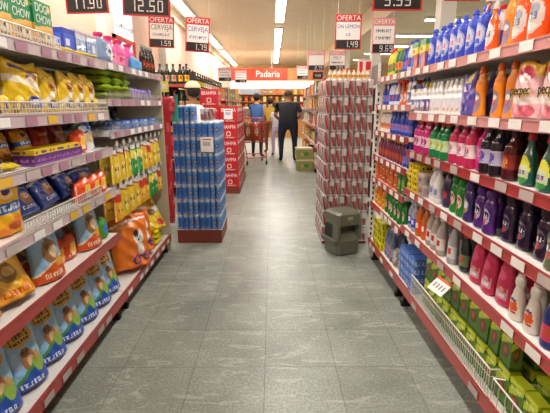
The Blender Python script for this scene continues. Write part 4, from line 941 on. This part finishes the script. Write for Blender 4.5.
# ---------------------------------------------------------------- hanging price signs
SRED = mat('sign_red', '#c9302a', .5); SBLK = mat('sign_black', '#201b19', .5); SWH = mat('sign_white', '#efe8e2', .5); SLED = mat('price_digit_white', '#f2f0e8', .5)
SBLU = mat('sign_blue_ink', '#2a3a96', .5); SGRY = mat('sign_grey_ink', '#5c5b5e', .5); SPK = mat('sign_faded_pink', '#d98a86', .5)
def sign_at(px, X, ztop, zbot, w, lab, price, title=None, sub=None, tcol=None, big=False, yaw=0., roll=0., faded=False, marks=True):
    wd = F*X/(px-VX); zc = (ztop+zbot)/2; y = (wd-(H-zc)*ST)/CT; h = ztop-zbot
    o = empty('price_sign', (X, y, zc), yaw); o.rotation_euler = (0, roll, yaw)
    tag(o, lab, 'sign', 'hanging price signs')
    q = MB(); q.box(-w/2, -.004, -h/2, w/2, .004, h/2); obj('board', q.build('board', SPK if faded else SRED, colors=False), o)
    if big:
        q = MB(); q.box(-w*.46, -.0055, -h*.42, w*.46, -.004, h*.42); obj('price_panel', q.build('price_panel', SBLK, colors=False), o)
        obj('price_digits', seg_mesh(price, min(h*.62, w*.23), SLED), o, (w*.03, -.0065, 0))
    else:
        q = MB(); q.box(-w*.45, -.0055, -h*.22, w*.45, -.004, h*.28); obj('text_panel', q.build('text_panel', SWH, colors=False), o)
        q = MB(); q.box(-w*.45, -.0055, -h*.47, w*.45, -.004, -h*.23); obj('price_panel', q.build('price_panel', SBLK, colors=False), o)
        obj('price_digits', seg_mesh(price, h*.17, SLED), o, (w*.16, -.0065, -h*.35))
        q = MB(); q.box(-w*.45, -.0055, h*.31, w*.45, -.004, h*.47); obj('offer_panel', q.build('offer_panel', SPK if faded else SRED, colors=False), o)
        m = text_mesh('OFERTA', w*.25, SWH, .0006); obj('offer_lettering', m, o, (0, -.0066, h*.385))
        if title: obj('title_lettering', text_mesh(title, w*.26 if len(title) < 8 else w*.19, tcol or SBLU, .0006, .86), o, (0, -.0066, h*.15))
        if marks:
            q = MB(); r_ = random.Random(px)
            for j, zz in enumerate((.14, -.06) if not title else (-.08,)):
                x_ = -w*.34
                while x_ < w*.32:
                    a_ = w*r_.uniform(.02, .05); q.box(x_, -.0066, h*zz-h*.05, x_+a_*.5, -.0056, h*zz+h*.05); q.box(x_, -.0066, h*zz+h*.02*r_.choice((-1, 1)), x_+a_*1.6, -.0056, h*zz+h*.02*r_.choice((-1, 1))+h*.015); x_ += a_*2.2
            obj('handwriting', q.build('handwriting', tcol or SGRY, colors=False), o)
        if sub: obj('subtitle_lettering', text_mesh(sub, w*.15, tcol or SGRY, .0006, .86), o, (0, -.0066, -h*.08))
    b = MB()
    for sx in (-.4, .4): b.bar((w*sx, 0, h/2), (w*sx, 0, CEIL-zc), .0018, 5)
    wr = obj('wire', b.build('wire', WIRE, colors=False), o)
    return o
sign_at(88, -1.50, 2.315, 2.165, .345, 'black and red price board reading 11.90, top left', '11.90', big=True, roll=-.02)
sign_at(147, -1.05, 2.325, 2.165, .40, 'black and red price board reading 12.50, second from the left', '12.50', big=True, roll=.04)
sign_at(162, -1.23, 2.39, 2.065, .285, 'offer sign CERVEJA at 1.59 over the brown bottles', '1.59', 'CERVEJA', None, SGRY, roll=.05)
sign_at(198, -.93, 2.50, 2.09, .30, 'offer sign in blue letters CERVEJA at 1.79 left of the tubes', '1.79', 'CERVEJA', None, SBLU, roll=.08)
sign_at(398, .95, 2.285, 2.135, .38, 'black and red price board reading 9.99 over the right side', '9.99', big=True, roll=.0)
sign_at(464, 1.30, 2.27, 2.13, .24, 'red and black price board cut off at the top right', '2.99', big=True)
sign_at(348.5, .90, 2.47, 2.08, .31, 'offer sign ON LEMON ICE at 1.49 right of the aisle', '1.49', 'ON LEMON', 'ICE', SBLU, marks=False)
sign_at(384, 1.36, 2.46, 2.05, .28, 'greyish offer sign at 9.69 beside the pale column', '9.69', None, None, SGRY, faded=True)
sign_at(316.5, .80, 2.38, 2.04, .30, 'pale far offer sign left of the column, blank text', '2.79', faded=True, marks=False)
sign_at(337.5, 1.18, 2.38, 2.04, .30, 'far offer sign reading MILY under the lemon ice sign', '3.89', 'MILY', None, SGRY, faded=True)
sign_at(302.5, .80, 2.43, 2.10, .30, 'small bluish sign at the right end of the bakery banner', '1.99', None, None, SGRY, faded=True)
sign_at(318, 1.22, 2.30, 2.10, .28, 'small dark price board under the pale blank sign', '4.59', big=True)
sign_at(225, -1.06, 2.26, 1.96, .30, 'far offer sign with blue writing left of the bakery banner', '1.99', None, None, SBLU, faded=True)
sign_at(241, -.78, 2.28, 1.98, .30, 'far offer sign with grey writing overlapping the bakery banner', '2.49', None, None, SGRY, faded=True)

# ---------------------------------------------------------------- background shelving with small goods
PAL = ['#c2a06a', '#b8863a', '#c9b89a', '#8a4a2e', '#c23a2a', '#d9c25a', '#7a8a4a', '#e0d9cc', '#4a6a9a', '#a86a3a', '#d98a3a', '#8f3a3a', '#e3dcc8', '#5a7a4a']
def blk(name, col, w, h, d=.12):
    r = random.Random(name+col)
    return box_mesh(name, w, d, h, art([('r', .1, .3, .9, .6, r.choice(PAL)), ('w', .2, .38, .8, .54, 6, '#f0e8dc')], col), nu=10, nv=12)
BOX = [(c, blk('food_packet', c, .11, .2)) for c in PAL]
CN = {'#c2a06a': 'tan', '#b8863a': 'ochre', '#c9b89a': 'beige', '#8a4a2e': 'brown', '#c23a2a': 'red', '#d9c25a': 'yellow', '#7a8a4a': 'olive', '#e0d9cc': 'cream', '#4a6a9a': 'blue', '#a86a3a': 'caramel', '#d98a3a': 'orange', '#8f3a3a': 'maroon', '#e3dcc8': 'ivory', '#5a7a4a': 'green'}
def fill(side, lipx, y0, y1, zs, step, where, group, seed, pals=None):
    r = random.Random(seed); c = {}
    for k, z in enumerate(zs):
        y = y0
        while y < y1:
            col, me = r.choice(BOX)
            key = (CN[col], k); c[key] = c.get(key, 0)+1; i = c[key]-1
            place(P('food_packet', 'packet', me), (side*(lipx+.09), y, z+.002), side*-PI/2, '%s %s packet along the %s shelf %s' % (ORD[min(i, 19)], CN[col], ['lowest', 'second', 'third', 'fourth', 'fifth', 'sixth'][k], where), group, s=r.uniform(.85, 1.25))
            y += step*r.uniform(.95, 1.25)
gr2 = gondola('far shelving unit beyond the red can stack, full of food packets', 1, 5.4, 8.9, [.2, .62, 1.0, 1.36, 1.68], .92, tagsty='w', top=1.95, tagstep=.4)
fill(1, .92, 5.5, 8.85, [.2, .62, 1.0, 1.36, 1.68], .17, 'beyond the red cans', 'packets beyond the red cans', 5)
gr3 = gondola('farthest shelving unit on the right near the bakery', 1, 8.95, 13.0, [.2, .62, 1.0, 1.36, 1.68], .92, tagsty='w', top=1.95, tagstep=.5)
fill(1, .92, 9.05, 12.9, [.2, .62, 1.0, 1.36, 1.68], .22, 'near the bakery on the right', 'packets on the farthest right unit', 6)
gl2 = gondola('far shelving unit on the left past the red cartons', -1, 8.6, 13.0, [.2, .6, .95, 1.28, 1.56], .95, depth=.34, tagsty='w', top=1.75, tagstep=.5)
fill(-1, .95, 8.75, 12.9, [.2, .6, .95, 1.28, 1.56], .2, 'past the red cartons', 'packets past the red cartons', 8)
# wine shelving behind the man with the cap, facing the aisle entrance
def wine(base, lab, capc): return P_plain(base, capc, lab, .3, .037, matl=PET, name='wine_bottle', sy=1)
P_w1 = wine('#14180f', '#d2b53a', '#1a1a16'); P_w2 = wine('#2a0f12', '#e0d8c8', '#8a1f24'); P_w3 = wine('#1c2a14', '#b8a88a', '#3a3a2a')
b = MB()
wr_ = empty('wine_rack', (-1.78, 6.45, 0)); tag(wr_, 'dark wine shelving facing the camera behind the man in the cap', 'shelving')
b.box(-.6, .38, 0, .56, .4, 1.95); obj('back_panel', b.build('back_panel', mat('dark_wood_panel', '#33261c', .6), colors=False), wr_)
for x in (-.6, .54):
    b = MB(); b.box(x, 0, 0, x+.02, .38, 1.62); obj('side_panel', b.build('side_panel', mat('dark_wood_panel'), colors=False), wr_)
for z in (.2, .6, .98, 1.36, 1.74):
    b = MB(); b.box(-.575, .01, z-.025, .535, .38, z); sh = obj('shelf', b.build('shelf', WHITE, colors=False), wr_)
    b = MB(); b.box(-.575, 0, z-.035, .535, .01, z+.005); obj('price_rail', b.build('price_rail', RAIL, colors=False), sh)
for k, z in enumerate((.6, .98, 1.36, 1.74)):
    for i in range(11):
        p = [P_w1, P_w2, P_w3][(i//3+k) % 3]
        place(p, (-2.29+i*.1, 6.53+.02*(i % 2), z+.002), 0, '%s wine bottle from the left, %s shelf of the wine rack' % (ORD[i] if i else 'first', ['second', 'third', 'fourth', 'top'][k]), 'wine bottles facing the camera')
wl = gondola('long beer and wine shelving along the left wall behind the cartons', -1, 6.95, 12.6, [.2, .62, 1.0, 1.38, 1.75], 1.36, tagsty='w', top=2.0, tagstep=.5)
for k, z in enumerate((1.38, 1.75)):
    for i in range(20):
        place([P_w3, P_w1, P_w2][(i//4) % 3], (-1.45, 7.08+i*.27, z+.002), PI/2, '%s bottle along the %s shelf of the left wall shelving' % (ORD[min(i, 19)], ['upper', 'topmost'][k]), 'wine bottles along the left wall')

# ---------------------------------------------------------------- bakery
LITE = mat('lit_warm_diffuser', '#fff2dc', .5, emit='#fff0d2', es=1.6)
bn = empty('bakery_banner', (0, 18.0, 0)); tag(bn, 'red hanging banner with white word Padaria over the bakery', 'banner')
q = MB(); q.box(-1.75, 0, 2.44, .66, .06, 2.92); obj('panel', q.build('panel', mat('banner_red', '#d9452a', .5), colors=False), bn)
q = MB(); q.box(.66, 0, 2.44, 1.75, .06, 2.92); obj('side_panel', q.build('side_panel', mat('banner_tan', '#c98a52', .5), colors=False), bn)
obj('lettering', text_mesh('Padaria', .37, WPR, .004, .95), bn, (-.17, -.006, 2.69))
q = MB(); q.box(-1.75, .02, 2.12, 1.75, .3, 2.42); obj('light_box', q.build('light_box', LITE, colors=False), bn)
q = MB()
for x in (-1.5, 0, 1.5): q.bar((x, .05, 2.9), (x, .05, CEIL), .012, 6)
obj('hanger', q.build('hanger', WIRE, colors=False), bn)
ct = empty('bakery_counter', (0, 18.9, 0)); tag(ct, 'wooden bakery counter with glass front below the lit sign', 'counter')
q = MB(); q.box(-2.2, 0, 0, 2.0, .7, .8); obj('base', q.build('base', mat('honey_wood', '#a8743c', .5, bump=.1), colors=False), ct)
q = MB(); q.box(-2.2, 0, 1.3, 2.0, .7, 1.33); q.box(-2.2, .0, .8, -2.17, .7, 1.3); q.box(1.97, 0, .8, 2.0, .7, 1.3); obj('top', q.build('top', WHITEP, colors=False), ct)
q = MB(); q.box(-2.16, .005, .8, 1.96, .012, 1.3); obj('glass_front', q.build('glass_front', CLEAR, colors=False), ct)
b = MB(); b.lathe([(.02, -.16), (.055, -.12), (.07, 0), (.055, .12), (.02, .16)], 12, '#c98a3a')
m_loaf = b.build('bread_loaf', mat('crust', attr=True, rough=.6, bump=.3), smooth=True)
for i in range(18):
    place(P('bread_loaf', 'bread', m_loaf), (-2.0+i*.22, 19.2, .875), 0, '%s bread loaf from the left behind the counter glass' % (ORD[i] if i else 'first'), 'loaves in the bakery counter', rx=PI/2)
bs = empty('bread_shelving', (0, 20.6, 0)); tag(bs, 'warm wooden bread shelving against the back of the bakery', 'shelving')
q = MB(); q.box(-2.3, .5, 0, 2.1, .54, 2.3); obj('back_panel', q.build('back_panel', mat('honey_wood'), colors=False), bs)
for z in (.9, 1.25, 1.6, 1.95):
    q = MB(); q.box(-2.3, 0, z-.03, 2.1, .5, z); obj('shelf', q.build('shelf', mat('honey_wood'), colors=False), bs)
for k, z in enumerate((1.25, 1.6, 1.95)):
    for i in range(14):
        col, me = BOX[(i*5+k*3) % len(BOX)]
        place(P('food_packet', 'packet', me), (-2.15+i*.3, 20.75, z+.002), 0, '%s packet from the left, %s shelf behind the bakery counter' % (ORD[i] if i else 'first', ['lower', 'middle', 'upper'][k]), 'packets behind the bakery counter', s=1.2)
q = MB(); q.box(-1.4, .5, 1.9, -.5, .53, 2.1); obj('menu_board', q.build('menu_board', mat('menu_grey_blue', '#8fa0b8', .5), colors=False), bn)

# ---------------------------------------------------------------- people
SKIN = '#b98566'
def person(loc, yaw, h, label, shirt, pants, skin=SKIN, hair='#2a1d16', arms='down', sleeve=.5, wide=1., cap=None, shoes='#1c1a1a', haircut='short', stance=.1, pants_to=.08, hair_r=1.0):
    V = {}; E = []
    def v(n, x, y, z, r, par=None):
        V[n] = (Vector((x, y, z)), r)
        if par: E.append((par, n))
    v('pel', 0, 0, .96, .135*wide); v('spi', 0, 0, 1.12, .145*wide, 'pel'); v('che', 0, .0, 1.31, .145*wide, 'spi'); v('nb', 0, .01, 1.455, .075, 'che'); v('nk', 0, .0, 1.53, .053, 'nb')
    v('jaw', 0, -.018, 1.585, .066, 'nk'); v('hd', 0, -.008, 1.655, .088, 'jaw'); v('tp', 0, .002, 1.705, .068, 'hd')
    v('nose', 0, -.112, 1.635, .012, 'hd')
    for s_ in (-1, 1):
        q = 'L' if s_ < 0 else 'R'
        v('ear'+q, s_*.092, .005, 1.645, .014, 'hd')
        v('sh'+q, s_*.165*wide, 0, 1.41, .064, 'che')
        el, wr = {'down': ((.225, .02, 1.14), (.235, -.06, .92)), 'fwd': ((.23, -.02, 1.15), (.17, -.25, 1.06)), 'reach': ((.2, -.2, 1.28), (.15, -.42, 1.33))}[arms]
        v('el'+q, s_*el[0]*wide, el[1], el[2], .043, 'sh'+q); v('wr'+q, s_*wr[0]*wide, wr[1], wr[2], .028, 'el'+q)
        d = (V['wr'+q][0]-V['el'+q][0]).normalized(); side = Vector((1, 0, 0)) if arms != 'down' else Vector((0, -1, 0))
        pm = V['wr'+q][0]+d*.06; v('pm'+q, *pm, .032, 'wr'+q)
        for k, (o_, ln) in enumerate(((-.026, .062), (-.009, .075), (.009, .07), (.026, .055))):
            a = pm+side*o_+d*.03; v('f%d%s' % (k, q), *a, .0095, 'pm'+q)
            b_ = a+d*ln*.6+Vector((0, 0, -.006)); v('g%d%s' % (k, q), *b_, .0085, 'f%d%s' % (k, q))
            c_ = b_+d*ln*.4+Vector((0, 0, -.018)); v('h%d%s' % (k, q), *c_, .0075, 'g%d%s' % (k, q))
        t1_ = V['wr'+q][0]+d*.025-side*.04; v('t1'+q, *t1_, .011, 'wr'+q); t2_ = t1_+d*.04-side*.012; v('t2'+q, *t2_, .009, 't1'+q)
        v('hip'+q, s_*stance, .01, .88, .1*(.5+.5*wide), 'pel'); v('kn'+q, s_*(stance+.015), -.015, .5, .064, 'hip'+q); v('an'+q, s_*(stance+.02), .02, .09, .043, 'kn'+q)
        v('ft'+q, s_*(stance+.03), -.06, .045, .042, 'an'+q); v('to'+q, s_*(stance+.04), -.16, .035, .033, 'ft'+q)
    names = list(V); me = bpy.data.meshes.new('body'); me.from_pydata([V[n][0] for n in names], [(names.index(a), names.index(b)) for a, b in E], [])
    tmp = bpy.data.objects.new('tmp', me); C.objects.link(tmp)
    sk = tmp.modifiers.new('s', 'SKIN'); 
    if not me.skin_vertices: me.attributes
    bm = bmesh.new(); bm.from_mesh(me); ly = bm.verts.layers.skin.verify()
    for i, b_ in enumerate(bm.verts): b_[ly].radius = (V[names[i]][1],)*2; b_[ly].use_root = (i == 0)
    bm.to_mesh(me); bm.free()
    sb = tmp.modifiers.new('u', 'SUBSURF'); sb.levels = 2; sb.render_levels = 2
    bpy.context.view_layer.update()
    out = bpy.data.meshes.new_from_object(tmp.evaluated_get(bpy.context.evaluated_depsgraph_get()))
    bpy.data.objects.remove(tmp)
    for p in out.vertices:
        if .85 < p.co.z < 1.46 and abs(p.co.x) < .2*wide: p.co.y *= .86
        if p.co.z < .0: p.co.z = 0
    out.materials.clear(); out.materials.append(CLOTH)
    for nm in [a.name for a in out.color_attributes]: out.color_attributes.remove(out.color_attributes[nm])
    at = out.color_attributes.new('Col', 'FLOAT_COLOR', 'CORNER'); buf = []
    sh0, el0 = V['shR'][0], V['elR'][0]
    for p in out.polygons:
        x, y, z = p.center; c = skin
        onarm = abs(x) > .185*wide or (arms != 'down' and y < -.13 and .95 < z < 1.45)
        if z < pants_to: c = shoes
        elif z < .97 and not (onarm and abs(x) > .2*wide): c = pants
        elif z < 1.475 and not onarm: c = shirt
        elif onarm and .0 < z < 1.5:
            qx = Vector((abs(x), y, z)); t = (qx-sh0).dot(el0-sh0)/(el0-sh0).length_squared
            c = shirt if t < sleeve else skin
        if z > 1.56:
            if y < -.07 and abs(abs(x)-.032) < .012 and abs(z-1.662) < .009: c = '#1a1412'
            if y < -.07 and abs(x) < .024 and abs(z-1.588) < .006: c = '#8a3a34'
        buf += [*lin(c), 1.]*p.loop_total
    at.data.foreach_set('color', buf); out.polygons.foreach_set('use_smooth', [True]*len(out.polygons))
    root = empty('person', loc, yaw); root.scale = (h/1.77,)*3; tag(root, label, 'person')
    obj('body', out, root)
    # hair: shell over the skull, open at the face
    vv = []; ff = []; nu_, nv_ = 20, 12; low = -.35 if haircut == 'short' else -.95
    for j in range(nv_+1):
        for i in range(nu_):
            a = 2*PI*i/nu_; front = max(0, -math.sin(a))
            lo_ = low if front < .35 else .35
            el_ = PI/2-(PI/2-math.asin(max(-.99, min(.99, lo_))))*j/nv_
            vv.append((.098*hair_r*math.cos(el_)*math.cos(a), .11*hair_r*math.cos(el_)*math.sin(a)+.004, 1.665+.112*hair_r*math.sin(el_)))
    for j in range(nv_):
        for i in range(nu_): ff.append((j*nu_+i, j*nu_+(i+1) % nu_, (j+1)*nu_+(i+1) % nu_, (j+1)*nu_+i)[::-1])
    hm = new_mesh('hair', vv, ff, mat('hair_'+hair[1:], hair, .75, bump=.6, bscale=60), smooth=True)
    obj('hair', hm, root)
    if cap:
        vv = []; ff = []
        for j in range(9):
            for i in range(24):
                a = 2*PI*i/24; el_ = PI/2*(1-j/8); vv.append((.101*math.cos(el_)*math.cos(a), .113*math.cos(el_)*math.sin(a)+.004, 1.69+.095*math.sin(el_)))
        for j in range(8):
            for i in range(24): ff.append((j*24+i, (j+1)*24+i, (j+1)*24+(i+1) % 24, j*24+(i+1) % 24))
        cm_ = mat('cap_cloth', cap, .8, bump=.2)
        obj('cap', new_mesh('cap', vv, ff, cm_, smooth=True), root)
        q = MB(); pts = [(-.08, -.085), (-.075, -.16), (-.04, -.2), (.04, -.2), (.075, -.16), (.08, -.085)]
        q.add([(x, y, 1.687-.02*(abs(x)/.08)) for x, y in pts]+[(x, y, 1.695-.02*(abs(x)/.08)) for x, y in pts], [(5, 4, 3, 2, 1, 0), (6, 7, 8, 9, 10, 11)]+[(i, (i+1) % 6, 6+(i+1) % 6, 6+i) for i in range(6)])
        obj('cap_brim', q.build('cap_brim', cm_, colors=False), root)
    return root
bigman = person((.42, 10.85, 0), PI, 1.82, 'broad man seen from behind in a dark shirt and dark blue jeans', '#23262e', '#1b2338', hair='#4a382c', arms='fwd', sleeve=.75, wide=1.25, stance=.13, hair_r=.95)
bigman.scale.x *= 1.16
person((-.42, 11.75, 0), PI*.9, 1.76, 'woman with a sleeveless blue top standing behind the loaded cart', '#3f6aa8', '#1f2a4a', skin='#c08a68', hair='#2a201c', arms='fwd', sleeve=-.05, haircut='long')
person((-.06, 12.9, 0), PI*1.1, 1.66, 'person in a yellow shirt between the woman and the man', '#c9a43a', '#5a4a3a', arms='down', sleeve=.6, haircut='long')
person((.13, 12.1, 0), PI, 1.5, 'person in pale lilac clothes half hidden by the broad man', '#dcd6dc', '#c2b2cc', arms='down', sleeve=.4, haircut='long', wide=.9)
person((-1.06, 5.7, 0), -PI/2-.45, 1.74, 'man in a beige cap and white shirt behind the blue cans', '#e9eaec', '#3a4660', skin='#9a6a4c', arms='reach', sleeve=.6, cap='#d6cba4', haircut='long')

# ---------------------------------------------------------------- shopping cart and crates
cart = empty('shopping_cart', (-.47, 10.5, 0), .24); cart.scale = (1.15, 1.15, 1.1); tag(cart, 'red shopping cart heaped with brown and red groceries', 'cart')
RW = mat('red_cart_wire', '#a83a2c', .4, metal=.3)
q = MB()
def tz(t, x, y): return None
b0 = [(-.24, -.26, .5), (.24, -.26, .5), (.22, .34, .5), (-.22, .34, .5)]; b1 = [(-.31, -.33, .95), (.31, -.33, .95), (.29, .4, .86), (-.29, .4, .86)]
for k in range(4):
    a0, a1, c0, c1 = Vector(b0[k]), Vector(b0[(k+1) % 4]), Vector(b1[k]), Vector(b1[(k+1) % 4])
    for i in range(11):
        t = i/10; q.bar(a0.lerp(a1, t), c0.lerp(c1, t), .006, 4)
    for i in range(6):
        t = i/5; q.bar(a0.lerp(c0, t), a1.lerp(c1, t), .006 if 0 < i < 5 else .012, 4)
for i in range(8):
    t = i/7; q.bar(Vector(b0[0]).lerp(Vector(b0[1]), t), Vector(b0[3]).lerp(Vector(b0[2]), t), .004, 4)
obj('basket', q.build('basket', RW, colors=False), cart)
q = MB(); q.bar((-.3, .47, 1.0), (.3, .47, 1.0), .016, 8); obj('handle', q.build('handle', mat('red_grip', '#c2392c', .4), colors=False), cart)
q = MB()
for x in (-.26, .26):
    q.bar((x, .47, 1.0), (x, .38, .84), .011, 6); q.bar((x, .38, .86), (x, .3, .18), .012, 6); q.bar((x, .3, .18), (x*.8, -.36, .16), .012, 6); q.bar((x*.8, -.36, .16), (x*.9, -.2, .5), .01, 6)
q.bar((-.26, .3, .18), (.26, .3, .18), .01, 6); q.bar((-.21, -.36, .16), (.21, -.36, .16), .01, 6)
obj('frame', q.build('frame', RW, colors=False), cart)
for x, y in ((-.26, .3), (.26, .3), (-.21, -.36), (.21, -.36)):
    q = MB(); q.bar((x-.012, y, .05), (x+.012, y, .05), .05, 12); w_ = obj('wheel', q.build('wheel', BLACKP, colors=False), cart)
    q = MB(); q.bar((x, y, .05), (x, y, .17), .008, 6); obj('caster_fork', q.build('caster_fork', RW, colors=False), w_)
for i, (x, y, z, c, n_) in enumerate([(-.60, 10.36, .57, '#8a5a2e', 'brown'), (-.39, 10.38, .57, '#b0462a', 'brick red'), (-.61, 10.62, .57, '#a8703a', 'tan'), (-.39, 10.64, .57, '#c2b09a', 'cream')]):
    place(P('grocery_bag', 'bag', bag_mesh('grocery_bag', .2, .46, .17, art([('e', .5, .5, .3, .2, '#d9c2a0')], c), seed=60+i, nu=14, nv=14, wrinkle=.015)), (x, y, z), .2*i, '%s grocery bag standing in the shopping cart' % n_, 'groceries in the cart')
a_cr = art([('r', 0, .88, 1, 1, '#d8d0a8'), ('r', .12, .2, .88, .7, '#8a9a52'), ('e', .6, .48, .15, .16, '#3f8a3a'), ('e', .35, .45, .1, .12, '#c2b27a')], '#a08f58')
m_cr = box_mesh('fruit_carton', .36, .32, .255, a_cr)
for i, lab in enumerate(('lower green and tan carton on the floor at the aisle side', 'upper green and tan carton stacked on the lower carton')):
    place(P('fruit_carton', 'carton', m_cr), (.735-.02*i, 9.3, .001+i*.257), .05*i, lab, 'stacked cartons')
w = bpy.data.worlds.new('store_air'); S.world = w; w.use_nodes = True
w.node_tree.nodes['Background'].inputs['Color'].default_value = (1, .95, .88, 1); w.node_tree.nodes['Background'].inputs['Strength'].default_value = .3
S.view_settings.view_transform = 'Standard'; S.view_settings.look = 'None'; S.view_settings.exposure = .22; S.view_settings.gamma = 1
S.view_settings.use_curve_mapping = False
